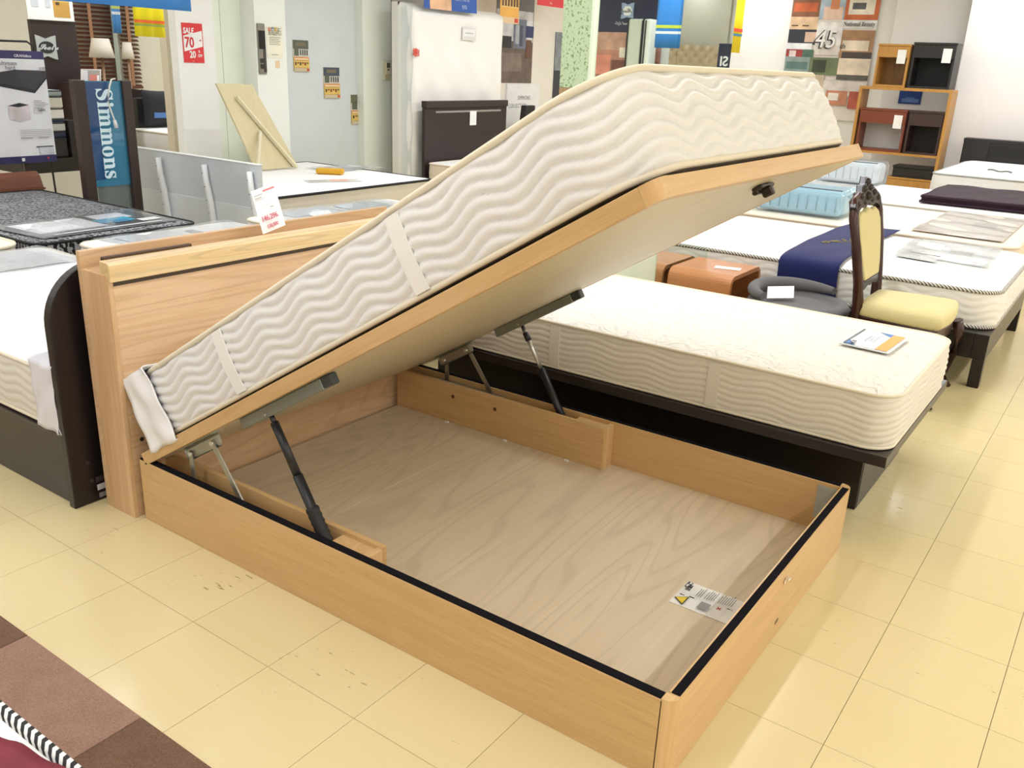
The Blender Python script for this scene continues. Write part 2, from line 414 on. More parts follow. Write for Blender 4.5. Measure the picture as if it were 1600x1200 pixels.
# carpet squares along the near aisle
def carpet(hexc, hex2, nm):
    m, nt, b = nodes(nm); N = nt.nodes.new; Lk = nt.links.new
    geo = N('ShaderNodeNewGeometry'); n = N('ShaderNodeTexNoise'); n.inputs['Scale'].default_value = 260; n.inputs['Detail'].default_value = 3
    n3 = N('ShaderNodeTexNoise'); n3.inputs['Scale'].default_value = 14; n3.inputs['Detail'].default_value = 4
    ad = N('ShaderNodeMath'); ad.operation = 'MULTIPLY_ADD'; ad.inputs[1].default_value = .35
    Lk(geo.outputs['Position'], n.inputs['Vector']); Lk(geo.outputs['Position'], n3.inputs['Vector'])
    Lk(n3.outputs['Fac'], ad.inputs[0]); Lk(n.outputs['Fac'], ad.inputs[2])
    r = N('ShaderNodeValToRGB'); r.color_ramp.elements[0].position = .45; r.color_ramp.elements[1].position = .9; r.color_ramp.elements[0].color = lin(hexc); r.color_ramp.elements[1].color = lin(hex2)
    Lk(ad.outputs[0], r.inputs['Fac']); Lk(r.outputs['Color'], b.inputs['Base Color']); b.inputs['Roughness'].default_value = .95; b.inputs['Specular IOR Level'].default_value = .1
    bp = N('ShaderNodeBump'); bp.inputs['Strength'].default_value = .5; bp.inputs['Distance'].default_value = .004; Lk(n.outputs['Fac'], bp.inputs['Height']); Lk(bp.outputs[0], b.inputs['Normal'])
    return m
C1 = carpet('#8e6f60', '#a98a7a', 'carpet_light'); C2 = carpet('#6a5040', '#816857', 'carpet_dark')
ct = MB(); ct.box(0, .536, -.536, 0, 0, .006, .002, 1); cm0 = ct.build('carpet_tile', C1, floor); cme = cm0.data; bpy.data.objects.remove(cm0)
cme2 = cme.copy(); cme2.materials.clear(); cme2.materials.append(C2)
for i in range(-5, 3):
    for j in range(4):
        o = link('carpet_tile', cme if (i + j) % 2 == 0 else cme2, floor); o.location = (.35 + .538 * i, -.6 - .538 * j, .0005)

WALL = plain('#efe9de', .75, 0, .02); WALLW = plain('#f4f3ee', .7, 0, .015); WALLB = plain('#e3ddcb', .75, 0, .02)
GREEN = plain('#edf3e2', .6, 0, .02); BLUEW = plain('#d6dcde', .6, 0, .02)
def wallbox(name, mat, *b):
    m = MB(); m.box(*b); return struct(m.build(name, mat))
wallbox('wall_far', WALLW, RX0, RX1, RY1, RY1 + .15, 0, CEIL)
wallbox('wall_left', WALLB, RX0 - .15, RX0, RY0, RY1, 0, CEIL)
wallbox('wall_right', WALL, RX1, RX1 + .15, RY0, RY1, 0, CEIL)
wallbox('wall_near', WALL, RX0, RX1, RY0 - .15, RY0, 0, CEIL)
wallbox('ceiling', plain('#f6f4ee', .85, 0, .01), RX0 - .15, RX1 + .15, RY0 - .15, RY1 + .15, CEIL, CEIL + .1)
# the lift-lobby wall behind the left-hand beds, in steps
XW = -4.5
wallbox('wall_sale_column', WALLW, XW - .1, XW, 3.47, 3.86, 0, CEIL)
wallbox('wall_call_column', plain('#f3f5ee', .6, 0, .01), XW - .4, XW, 4.32, 4.69, 0, CEIL)
wallbox('wall_recess', BLUEW, XW - .2, XW - .1, 4.69, 5.74, 0, CEIL)
wallbox('wall_jamb', plain('#eff3e8', .6, 0, .01), XW - .4, XW, 5.74, 6.18, 0, CEIL)
wallbox('wall_back', WALL, XW - .4, XW - .06, 6.2, RY1, 0, CEIL)
wallbox('trim_1', plain('#4d4a44', .5), XW - .4, XW - .005, 6.18, 6.2, 0, CEIL)
m = MB(); m.box(XW - .3, XW - .2, 3.86, 4.085, 0, CEIL); d1 = struct(m.build('door_1', GREEN))
m = MB(); m.box(XW - .3, XW - .2, 4.09, 4.32, 0, CEIL); struct(m.build('door_2', GREEN))
# the white piers on the far wall at the right
pr = at(1395, 60, y=10.9); pl = at(1512, 60, y=10.6)
wallbox('wall_far_pier', plain('#eceae6', .7, 0, .01), at(1393, 60, y=11.45).x, at(1530, 60, y=11.45).x, 11.45, 11.6, 0, CEIL)
wallbox('wall_right_pier', plain('#f5f1ee', .7, 0, .01), at(1508, 60, y=11.1).x, at(1508, 60, y=11.1).x + 2.1, 11.1, 11.6, 0, CEIL)

# ceiling lights: slim trough fittings with a lamp each
hm = MB(); hm.box(-.09, .09, -1.18, 1.18, CEIL - .035, CEIL - .002, .01, 1)
h0 = hm.build('housing', plain('#f2f2f0', .5)); hme = h0.data; bpy.data.objects.remove(h0)
for x, y in LIGHT_ROWS:
    t = thing('ceiling_light', 'slim white fluorescent trough light on the ceiling', 'ceiling light', (x, y, 0), (0, 0, 0), 'fluorescent lights on the shop ceiling')
    link('housing', hme, t)
    ld = bpy.data.lights.new('lamp', 'AREA'); ld.shape = 'RECTANGLE'; ld.size = .12; ld.size_y = 2.3; ld.energy = LIGHT_W; ld.color = (.905, .935, 1)
    lo = link('lamp', ld, t); lo.location = (0, 0, CEIL - .04)

# ------------------------------------------------------------------ the lift-up storage bed
OAK = wood('oak_x', '#bf9661', '#d8b480', 'x', 1.0, .38, .28); OAKY = wood('oak_y', '#c89f69', '#deb985', 'y', 1.0, .36, .3); OAKZ = wood('oak_z', '#cfa772', '#dfbc8a', 'z', 1.0, .4, .6)
ELM = wood('headboard_y', '#cba47a', '#dcbb95', 'y', .62, .4, .7, True, .22); ELMZ = wood('headboard_z', '#c9a074', '#dcb88f', 'z', .8, .4, .8)
ASH = wood('ash_rail', '#d3b27c', '#e4c896', 'y', .9, .35, .5, True, .3)
PALE = wood('pale_ply', '#d2bfa2', '#decdb2', 'y', .6, .5, .3, True, .2); LIDW = wood('lid_ply', '#cfc2a4', '#dacdb0', 'x', .5, .36, .3, True, .12)
FELT = plain('#17151a', .95, 0, .1, .1); STEEL = plain('#a4a49c', .35, .85, .05); BLACKM = plain('#1b1c20', .4, 0, .03); DRK = plain('#241c1a', .8)
BL, BW, BH = 2.022, 1.42, .2316
bed = thing('storage_bed', 'pale oak lift-up storage bed with its base raised open on gas struts', 'bed')
def part(name, mat, parent, *b, bev=.0, seg=2):
    m = MB(); m.box(*b, bev, seg); return m.build(name, mat, parent)
TH = .028
part('side_board', OAK, bed, 0, BL - .03, 0, TH, 0, BH - .003, bev=.0015)
part('side_board', OAK, bed, 0, BL - .03, BW - TH, BW, 0, BH - .003, bev=.0015)
part('foot_board', OAKY, bed, BL - TH, BL, .03, BW - .03, 0, BH, bev=.0015)
for yy, sg in ((0, 1), (BW, -1)):      # rounded corner posts
    m = MB(); pts = []
    for k in range(9):
        a = PI / 2 * k / 8
        pts.append((BL - .03 + .03 * math.sin(a), (yy + sg * .03) - sg * .03 * math.cos(a)))
    pts += [(BL - .034, yy + sg * .03)]
    pts.append((BL - .034, yy))
    m.prism(pts, 'z', 0, BH + .001); m.build('corner_post', OAKZ, bed)
part('felt_strip', FELT, bed, .0, BL - .034, .003, .026, BH - .004, BH + .0015)
part('felt_strip', FELT, bed, .0, BL - .034, BW - .024, BW - .006, BH - .004, BH + .0002)
part('felt_strip', FELT, bed, BL - .0245, BL - .003, .034, BW - .034, BH - .002, BH + .002)
part('trim_edge', OAKY, bed, BL - .0295, BL - .025, .034, BW - .034, .05, BH + .002)
for a, b in ((.0, .55), (.5505, 1.115), (1.1155, BL - TH)):
    part('base_panel', PALE, bed, a, b, TH, BW - TH, .018, .045, bev=.0008, seg=1)
# hardware boxes
for y0, y1, xe in ((.098, .116, 1.045), (1.312, 1.33, 1.095)):
    near = y0 < .5
    part('hardware_board', OAK, bed, 0, xe, y0, y1, .045, BH - .006, bev=.001)
    yo = (TH, y0) if near else (y1, BW - TH)
    part('hardware_end', OAKZ, bed, xe - .02, xe, yo[0], yo[1], .045, BH - .012, bev=.001)
    part('hardware_cap', OAKZ, bed, xe - .16, xe - .02, yo[0], yo[1], BH - .035, BH - .02, bev=.001)
for x in (.33, .56):
    m = MB(); m.tube([(x, 1.3115, .17), (x, 1.3132, .17)], .009, 14); m.build('screw_cap', plain('#5b3d22', .6), bed)
for x, y in ((.30, 1.30), (.93, 1.30), (.62, 1.30)):
    part('clip', plain('#eceae4', .4), bed, x, x + .02, y - .008, y + .002, .045, .053, bev=.002)
part('corner_plate', plain('#aab0ac', .4, .5), bed, 1.915, 1.988, BW - TH - .004, BW - TH, .09, .216)
m = MB(); m.tube([(1.925, BW - TH - .0045, .2), (1.925, BW - TH - .0065, .2)], .004, 10); m.build('screw', STEEL, bed)
m = MB(); m.box(BL, BL + .014, .742, .76, .186, .196, .003, 2); m.box(BL, BL + .006, .733, .742, .18, .192, .002, 1); m.build('catch', plain('#e8e8e8', .15, 1), bed)
part('brand_plate', plain('#7b6a45', .4, .6), bed, BL, BL + .0015, .715, .739, .052, .062)

# headboard
HX0, HX1 = -.2, -.03; HY0, HY1 = -.023, BW + .023
hb = part('headboard', ELM, bed, HX0 + .03, HX1, HY0 + .018, HY1 - .018, 0, .835, bev=.001)
part('back_panel', ELM, hb, HX0, HX0 + .022, HY0, HY1, 0, .93, bev=.002)
part('side_panel', ELMZ, hb, HX0 + .022, HX1 + .001, HY0, HY0 + .018, 0, .872, bev=.0015)
part('side_panel', ELMZ, hb, HX0 + .022, HX1 + .001, HY1 - .018, HY1, 0, .872, bev=.0015)
part('shelf', ELM, hb, HX0 + .022, HX1 - .02, HY0 + .018, HY1 - .018, .85, .872)
part('painted_shadow_gap', plain('#4c3f33', .8), hb, HX1 - .04, HX1 + .0005, HY0 + .018, HY1 - .018, .835, .85)  # solid dark strip: the shade under the front rail put into its colour
m = MB(); m.prism([(-.07, .85), (-.018, .85), (-.018, .905), (-.024, .913), (-.07, .916)], 'y', HY0 + .002, HY1 - .002)
smooth_mod(m.build('front_rail', ASH, hb), .003, 2)
part('light_slot', plain('#4b3320', .6), hb, -.088, -.0705, -.005, .33, .89, .924, bev=.003)
for y, z in ((.036, .285), (.3, .275), (.52, .275), (.73, .275)):
    m = MB(); m.tube([(HX1 - .001, y, z), (HX1 + .001, y, z)], .008, 10); m.build('screw_hole', DRK, hb)

# the raised base
ANG = math.radians(31.3); HINGE = Vector((.073, 0, .241)); CA, SA = math.cos(ANG), math.sin(ANG)
def lp(s, n, y): return HINGE + Vector((s * CA - n * SA, y, s * SA + n * CA))
LS0, LS1 = -.045, 2.112
m = MB(); m.box(LS0 + .02, LS1 - .02, .02, BW - .02, .0, .03); lid = m.build('raised_base', LIDW, bed)
lid.location = HINGE; lid.rotation_euler = (0, -ANG, 0)
part('rim_board', OAK, lid, LS0, LS1 - .045, 0, .022, -.001, .042, bev=.002)
part('rim_board', OAK, lid, LS0, LS1 - .045, BW - .022, BW, -.001, .042, bev=.002)
part('rim_board', OAKY, lid, LS1 - .022, LS1, .045, BW - .045, -.001, .042, bev=.002)
part('rim_board', OAKY, lid, LS0, LS0 + .022, .022, BW - .022, -.001, .042, bev=.002)
for yy, sg in ((0, 1), (BW, -1)):
    m = MB(); pts = [(LS1 - .045, yy)]
    for k in range(9):
        a = PI / 2 * k / 8
        pts.append((LS1 - .03 + .03 * math.sin(a), yy + sg * .03 - sg * .03 * math.cos(a)))
    pts += [(LS1, yy + sg * .045), (LS1 - .022, yy + sg * .045), (LS1 - .022, yy + sg * .022), (LS1 - .045, yy + sg * .022)]
    m.prism(pts, 'z', -.001, .042); m.build('rim_corner', OAKY, lid)
part('top_liner', plain('#2e231e', .95), lid, LS0 + .022, LS1 - .022, .022, BW - .022, .03, .036)
lx = LS1 - .075
m = MB(); m.box(lx - .015, lx + .015, .655, .745, -.012, -.002, .003, 1); m.box(lx - .008, lx + .022, .69, .71, -.035, -.01, .004, 1); m.box(lx - .022, lx - .004, .665, .735, -.02, -.008, .004, 1)
m.build('latch', plain('#3b332b', .4, .5), lid)

for yc in (.052, 1.37):
    sgn = 1 if yc < .7 else -1
    m = MB(); M_ = Matrix.Translation(HINGE) @ Matrix.Rotation(-ANG, 4, 'Y')
    m.box(.505, .93, yc - .014, yc + .014, -.036, -.001, .003, 1, M=M_)
    ch_ = m.build('strut_channel', plain('#8e938c', .4, .55), bed)
    m = MB(); m.box(.93, .975, yc - .015, yc + .015, -.035, -.001, .005, 2, M=M_); m.build('end_cap', plain('#3a4046', .4), ch_)
    m = MB(); m.tube([lp(.635, -.024, yc - .019), lp(.635, -.024, yc + .019)], .006, 10); m.build('pivot_bolt', STEEL, ch_)
    U0 = lp(.645, -.04, yc); U1 = Vector((.925, yc, .1)); d = (U1 - U0)
    gs = MB(); gs.tube([U0 - d * .02, U0 + d * .05], .008, 10); gs = gs.build('gas_strut', BLACKM, bed)
    m = MB(); m.tube([U0 + d * .03, U0 + d * .36], .0085 if sgn < 0 else .013, 14); m.build('piston_rod', plain('#c8c8c4', .3, .8) if sgn < 0 else BLACKM, gs)
    m = MB(); m.tube([U0 + d * .05, U0 + d * .12], .0125, 14); m.tube([U0 + d * .36, U0 + d * 1.0], .0155, 16); m.build('cylinder', BLACKM, gs)
    m = MB(); rr_ = []; pp = []
    for k in range(25):
        pp.append(U0 + d * (.56 + .44 * k / 24)); rr_.append(.0215 if k % 2 else .019)
    if sgn > 0: m.tube(pp, rr_, 16); m.build('boot', plain('#141518', .6), gs)
    else: m.bm.free()
    # hinge: plate under the lid and two link arms
    m = MB(); m.box(.14, .345, yc - .006, yc + .006, -.05, -.001, .012, 2, M=M_); m.box(.14, .345, yc - .02, yc + .02, -.004, -.0005, 0, 1, M=M_)
    hg = m.build('hinge_plate', STEEL, bed)
    for s_, foot in ((.175, Vector((.243, yc, .17))), (.315, Vector((.505, yc, .185)))):
        a = lp(s_, -.03, yc); dd = (foot - a).normalized(); sd = Vector((dd.z, 0, -dd.x)) * .010
        m = MB(); o3 = Vector((0, .0025, 0)); off = Vector((0, -sgn * .009, 0))
        P4 = [a - dd * .008 + sd, a - dd * .008 - sd, foot - sd, foot + sd]
        A = [p + off - o3 for p in P4]; B = [p + off + o3 for p in P4]
        m.face(A); m.face(B[::-1])
        for i in range(4): m.face((A[i], B[i], B[(i + 1) % 4], A[(i + 1) % 4]))
        m.build('link_arm', STEEL, hg)
        m = MB(); m.tube([a + off * 1.9, a - off * 1.9], .008, 12); m.build('rivet', plain('#cfcfc8', .3, .8), hg)
    yb = TH + .001 if sgn > 0 else BW - TH - .001
    m = MB(); m.box(.2, .55, min(yb, yb + sgn * .004), max(yb, yb + sgn * .004), .16, .205, .001, 1); m.box(.2, .56, min(yb, yb + sgn * .02), max(yb, yb + sgn * .02), .200, .206, .002, 1); m.build('floor_bracket', STEEL, bed)

# caution label inside
# the label reads from the head end: its own left-to-right runs along +y, its top faces the head
lab = sheet('caution_label', '', '', (1.918, .636, .0465), (0, 1, 0), (-1, 0, 0), .142, .198, '#f1f0ee',
    rects=[(.04, .77, .96, .772, '#b8b8b4'), (.1, .2, .5, .202, '#999'.replace('999', '999999')),
           ([(.03, .79), (.41, .79), (.22, .985)], '#2a2a20'), ([(.07, .805), (.37, .805), (.22, .962)], '#f2d21c'),
           (.72, .9, .96, .98, '#2c2c2c'), (.74, .93, .84, .965, '#e6e6e6'), (.86, .91, .94, .945, '#e6e6e6'),
           (.1, .42, .38, .58, '#8a8a88'), (.1, .02, .9, .024, '#c9c9c6'), (.1, .62, .9, .624, '#c9c9c6'), (.1, .38, .9, .384, '#c9c9c6')]
        + [(.45, .70 - .035 * k, .45 + .45 * random.uniform(.7, 1), .712 - .035 * k, '#6f6f6f') for k in range(3)]
        + [(.45, .56 - .035 * k, .45 + .45 * random.uniform(.7, 1), .572 - .035 * k, '#6f6f6f') for k in range(5)]
        + [(.45, .34 - .035 * k, .45 + .45 * random.uniform(.7, 1), .352 - .035 * k, '#6f6f6f') for k in range(7)],
    texts=[('注意!', .42, .82, .08, '#222222', {'bold': .02}), ('!', .19, .825, .1, '#222222', {'bold': .03}), ('1', .2, .67, .11, '#222222', {'bold': .03}), ('×', .14, .2, .16, '#c23a3a'), ('!', .3, .08, .12, '#333333')], parent=bed, th=.0006)

# mattress on the raised base
CREAM = fabric('ticking_white', '#e8e6e3', 240, .2, .9); CREAMT = fabric('ticking_top', '#efece5', 160, .2, .9, .35); PIPE = fabric('piping_cream', '#e9dfc9', 300, .2, .85)
STRAP = fabric('strap_white', '#efece6', 400, .15, .85); UNDER = fabric('underside', '#b0a390', 60, .5, .95, .5)
off = lp(.058, .049, .025)
mt = mattress('quilted cream mattress tilted up on the raised base of the oak storage bed', off, (0, -ANG - .003, 0), 2.037, 1.37, .222, CREAM, CREAMT, PIPE, r=.155, ch=7, lam=.215, amp=.0135, depth=.012, step=.0085, crown=.02, piper=.0085, straps=(('near', .555), ('near', 1.38)), bottom=UNDER, strapmat=STRAP)
# plastic corner cover on the head end
def cover(name, L0, L1, y0, y1, z0, z1, mat, parent, seed):
    rnd = random.Random(seed); m = MB()
    ph = [rnd.uniform(0, 6) for _ in range(6)]
    def wr(x, y, z): return .004 * math.sin(30 * x + ph[0] + 8 * z) + .003 * math.sin(45 * z + ph[1] + 20 * x) + .003 * math.sin(23 * y + ph[2])
    def prof(t):   # U-shaped section round the end in (y, z): over the top, down the near side, under the bottom
        w_ = .13
        L_ = [(w_, z1), (0, z1), (0, z0), (w_, z0)]
        t *= 3; k = min(2, int(t)); f = t - k
        a, b = L_[k], L_[k + 1]
        return a[0] + (b[0] - a[0]) * f, a[1] + (b[1] - a[1]) * f
    def fn(u, v):
        yy, zz = prof(v); e = wr(u * .3, yy, zz)
        x = L0 + (L1 - L0) * u + .012 * math.sin(6 * v + ph[3]) * u
        n_ = (-1 if yy < .004 else 0)
        return (x, y0 + yy - e * (1 if yy < .004 else 0), zz + (e if zz > (z0 + z1) / 2 else -e) * (1 if yy > .004 else 0))
    m.grid(fn, 14, 45)
    def fe(u, v): # end face
        yy = u * .13; zz = z0 + (z1 - z0) * v
        return (L0 - .004 * math.sin(PI * v) - wr(.1, yy, zz) * .6 + (.012 if v in (0, 1) else 0), y0 + yy, zz)
    m.grid(fe, 8, 14)
    return m.build(name, mat, parent)
WRAP = plain('#f0eff0', .38, 0, .03)
cv = cover('corner_cover', -.014, .14, -.031, .1, -.022, .24, WRAP, mt, 3)
sol = cv.modifiers.new('t', 'SOLIDIFY'); sol.thickness = .003
# ------------------------------------------------------------------ neighbouring bed on the right (dark plinth base)
BLK = wood('espresso', '#120d0f', '#211a1b', 'x', .8, .3, .3); BLKP = plain('#1e1819', .35, 0, .05)
b2 = thing('platform_bed', 'low black platform bed on a set-back plinth right beside the storage bed', 'bed')
part('plinth', BLK, b2, -.1, 1.984, 1.726, 2.12, 0, .305, bev=.002); part('plinth', BLK, b2, .47, 1.984, 2.12, 2.44, 0, .305, bev=.002)
part('plinth_edge', plain('#2a2424', .35), b2, 1.9845, 1.986, 1.74, 2.42, .004, .3)
part('top_plate', BLK, b2, .06, 2.105, 1.472, 2.12, .305, .345, bev=.002); part('top_plate', BLK, b2, .46, 2.105, 2.12, 2.53, .305, .345, bev=.002)
CREAM2 = fabric('ticking_cream', '#e3ddd0', 240, .25, .9); CREAMT2 = fabric('ticking_cream_top', '#ece7dd', 120, .25, .9, 1.8)
mattress('cream single mattress with embossed top on the black platform bed', (.13, 1.502, .347), (0, 0, 0), 1.965, .975, .2, CREAM2, CREAMT2, PIPE, r=.095, ch=8, lam=.25, amp=.0075, depth=.006, step=.011, crown=.016, piper=.006, straps=(('near', .6), ('near', 1.315)), strapmat=CREAM2)
z2 = .347 + .2 + .0165
sheet('product_card', 'white and orange product card lying on the cream single mattress', 'card', (1.955, 1.948, z2 + .012), (.05, 1, 0), (-1, .05, 0), .285, .19, '#d9dcdc',
      rects=[(.04, .06, .96, .94, '#f6f6f4'), (.04, .06, .96, .3, '#e8a23a'), ([(.96, .3), (.8, .3), (.96, .6)], '#3f74b8'), ([(.04, .94), (.3, .94), (.04, .7)], '#3f74b8'), (.04, .9, .96, .94, '#5a5a5a'),
             (.3, .62, .7, .64, '#8892a0'), (.35, .54, .66, .56, '#8892a0'), (.3, .46, .72, .48, '#8892a0'), (.06, .72, .12, .82, '#333333'), (.14, .72, .2, .82, '#333333')])

# ------------------------------------------------------------------ mirrored pier
MX = .445
m = MB(); m.box(.275, MX - .006, 2.135, 3.712, .6, CEIL); m.box(.275, MX - .006, 2.54, 3.712, 0, .6); pier = struct(m.build('wall_mirror_pier', plain('#e2ecd8', .5, 0, .01)))
def mirror_mat():
    m, nt, b = nodes('mirror_glass'); b.inputs['Base Color'].default_value = (.80, .88, .83, 1); b.inputs['Metallic'].default_value = 1; b.inputs['Roughness'].default_value = .012
    n = nt.nodes.new('ShaderNodeTexNoise'); n.inputs['Scale'].default_value = 1.5; bp = nt.nodes.new('ShaderNodeBump'); bp.inputs['Strength'].default_value = .004
    nt.links.new(n.outputs['Fac'], bp.inputs['Height']); nt.links.new(bp.outputs[0], b.inputs['Normal'])
    return m
MIR = mirror_mat()
for a, b in ((2.165, 2.999), (3.001, 3.73)):
    part('mirror_panel', MIR, pier, MX - .006, MX, a, b, .62 if a < 2.5 else .05, 2.75)
def leopard():
    m, nt, b = nodes('spotted_paper'); N = nt.nodes.new; Lk = nt.links.new
    tc = N('ShaderNodeTexCoord'); v = N('ShaderNodeTexVoronoi'); v.feature = 'DISTANCE_TO_EDGE'; v.inputs['Scale'].default_value = 30
    n = N('ShaderNodeTexNoise'); n.inputs['Scale'].default_value = 75; n.inputs['Detail'].default_value = 2
    r = N('ShaderNodeValToRGB'); r.color_ramp.elements[0].position = .36; r.color_ramp.elements[1].position = .44
    r.color_ramp.elements[0].color = lin('#7d9768'); r.color_ramp.elements[1].color = lin('#bccfaa')
    Lk(tc.outputs['Object'], n.inputs['Vector']); Lk(n.outputs['Fac'], r.inputs['Fac']); Lk(r.outputs['Color'], b.inputs['Base Color']); b.inputs['Roughness'].default_value = .6
    return m
part('spotted_panel', leopard(), pier, .277, .423, 2.131, 2.135, 1.47, 2.75)
part('brown_panel', plain('#a98a62', .6), pier, .277, .423, 2.131, 2.135, .61, 1.468)

# ------------------------------------------------------------------ side table, stool and chair in the gap
def side_table(name, label, x0, x1, y0, y1, z1, mat):
    t = thing(name, label, 'table', (0, 0, 0)); th = .028; r = .06
    def ring(ins):
        pts = []
        a, b, c, d = y0 + ins, y1 - ins, ins, z1 - ins; rr_ = max(r - ins, .01)
        for (cx, cz, a0) in ((b - rr_, d - rr_, 0), (a + rr_, d - rr_, PI / 2), (a + rr_, c + rr_, PI), (b - rr_, c + rr_, 3 * PI / 2)):
            for k in range(7): pts.append((cx + rr_ * math.cos(a0 + PI / 2 * k / 6), cz + rr_ * math.sin(a0 + PI / 2 * k / 6)))
        return pts
    m = MB(); O, I = ring(0), ring(th); n = len(O)
    for X, flip in ((x0, 1), (x1, 0)): pass
    V = {}
    for nm, R_ in (('o', O), ('i', I)):
        for X in (x0, x1): V[nm, X] = [m.bm.verts.new((X, p[0], p[1])) for p in R_]
    for i in range(n):
        j = (i + 1) % n
        for q in ((V['o', x0][i], V['o', x0][j], V['o', x1][j], V['o', x1][i]), (V['i', x0][i], V['i', x1][i], V['i', x1][j], V['i', x0][j]),
                  (V['o', x0][i], V['i', x0][i], V['i', x0][j], V['o', x0][j]), (V['o', x1][i], V['o', x1][j], V['i', x1][j], V['i', x1][i])):
            m.bm.faces.new(q)
    smooth_mod(m.build('bentwood_frame', mat, t), .003)
    return t
CARA = wood('caramel', '#b0713f', '#c8895a', 'x', .7, .35, .4)
st = side_table('side_table', 'caramel bentwood side table standing against the mirror', .462, .848, 3.13, 3.6, .49, CARA)
sheet('price_tag', 'white price slip lying on the caramel side table', 'tag', (.67, 3.30, .4925), (.97, .25, 0), (-.25, .97, 0), .15, .07, '#f4f2ee', th=.001)
GREY = fabric('grey_upholstery', '#6f6c6e', 300, .3, .9)
t = thing('stool', 'low grey upholstered round stool between side table and cream chair', 'stool', (1.2, 3.25, 0))
m = MB(); m.lathe([(.2, .0), (.24, .02), (.27, .1), (.275, .33), (.262, .352)], seg=36, sx=1.0, sy=.95); m.build('base', GREY, t)
m = MB(); m.lathe([(.255, .352), (.272, .365), (.275, .385), (.26, .405), (.23, .41), (.205, .4), (.19, .388), (.1, .40), (.02, .402)], seg=36, sy=.95); m.build('seat_pad', GREY, t)
m = MB()
pp = []; rr_ = []
for k in range(25):
    a = PI * .32 + PI * 1.0 * k / 24; pp.append((.245 * math.cos(a), .235 * math.sin(a), .44)); rr_.append(.02 + .022 * math.sin(PI * k / 24))
m.tube(pp, rr_, 12); m.build('rim_roll', GREY, t)
sheet('price_card', 'folded white price card standing on the grey stool', 'card', (1.06, 3.14, .41), (.9, .3, .12), (-.2, .5, .35), .14, .09, '#eeeeec', th=.002)
m = MB(); 

MAHO = plain('#3a1a14', .26, 0, .25); MAHO2 = plain('#1d0e0c', .25, 0, .2); SILK = fabric('cream_velvet', '#dccf9a', 180, .2, .8)
ch_ = thing('dining_chair', 'carved dark mahogany chair with cream upholstered seat and back', 'chair', (1.735, 3.34, 0))
def seat_outline(x0, x1, wb, wf, n=10):
    pts = []
    for k in range(n + 1): pts.append((x0 + (x1 - x0) * k / n, -(wb + (wf - wb) * k / n) - .012 * math.sin(PI * k / n)))
    for k in range(1, n): pts.append((x1 + .025 * math.sin(PI * k / n), -wf + 2 * wf * k / n))
    for k in range(n + 1): pts.append((x1 + (x0 - x1) * k / n, (wf + (wb - wf) * k / n) + .012 * math.sin(PI * k / n)))
    return pts
m = MB(); O = seat_outline(-.2, .21, .185, .235); cxy = (.01, 0); prev = None
for sc_, z in ((.97, .405), (1.0, .418), (1.015, .44), (1.0, .462), (.94, .478), (.8, .488), (.5, .494), (.1, .495)):
    ring = [m.bm.verts.new((cxy[0] + (p[0] - cxy[0]) * sc_, p[1] * sc_, z)) for p in O]
    if prev:
        for i in range(len(ring)):
            f = m.bm.faces.new((prev[i], prev[(i + 1) % len(ring)], ring[(i + 1) % len(ring)], ring[i])); f.smooth = True
    else: m.bm.faces.new(ring[::-1])
    prev = ring
m.bm.faces.new(prev); m.build('seat', SILK, ch_)
m = MB(); m.prism([(p[0] * .97, p[1] * .97) for p in O], 'z', .345, .404); smooth_mod(m.build('seat_rail', MAHO, ch_), .006)
for sy in (-1, 1):
    m = MB(); m.tube([(-.27, sy * .17, 0), (-.235, sy * .172, .15), (-.205, sy * .175, .36), (-.2, sy * .18, .45), (-.215, sy * .198, .58), (-.245, sy * .228, .75), (-.28, sy * .238, .9), (-.3, sy * .21, .975), (-.305, sy * .14, 1.005)],
                     [.018, .022, .028, .029, .025, .024, .025, .024, .021], 10); m.build('back_post', MAHO, ch_)
    m = MB(); m.tube([(.225, sy * .225, .375), (.245, sy * .242, .3), (.235, sy * .236, .19), (.215, sy * .222, .09), (.225, sy * .23, .03), (.24, sy * .24, .0)], [.026, .028, .022, .017, .017, .022], 12); m.build('front_leg', MAHO, ch_)
def backx(z): return -.2 - .105 * ((z - .45) / .55) ** 1.3 if z > .45 else -.2
def bplate(out, d0, d1):
    m = MB(); A = [m.bm.verts.new((backx(z) + d0, y * 1.2, z)) for y, z in out]; B = [m.bm.verts.new((backx(z) + d1, y * 1.2, z)) for y, z in out]
    m.bm.faces.new(A); m.bm.faces.new(B[::-1])
    for i in range(len(out)): m.bm.faces.new((A[i], B[i], B[(i + 1) % len(out)], A[(i + 1) % len(out)]))
    return m
pan = [(-.115, .575), (.115, .575), (.14, .65), (.165, .78), (.172, .86), (.15, .905), (.11, .925), (.06, .915), (.0, .935), (-.06, .915), (-.11, .925), (-.15, .905), (-.172, .86), (-.165, .78), (-.14, .65)]
smooth_mod(bplate(pan, -.012, .022).build('back_pad', SILK, ch_), .012, 3)
crest = [(-.19, .9), (-.16, .93), (-.11, .945), (-.06, .935), (0, .955), (.06, .935), (.11, .945), (.16, .93), (.19, .9), (.205, .955), (.18, .985), (.15, .985), (.13, 1.02), (.09, 1.015), (.07, 1.05), (.035, 1.05), (0, 1.09), (-.035, 1.05), (-.07, 1.05), (-.09, 1.015), (-.13, 1.02), (-.15, .985), (-.18, .985), (-.205, .955)]
cr = bplate(crest, -.018, .02).build('carved_crest', MAHO2, ch_); smooth_mod(cr, .006)
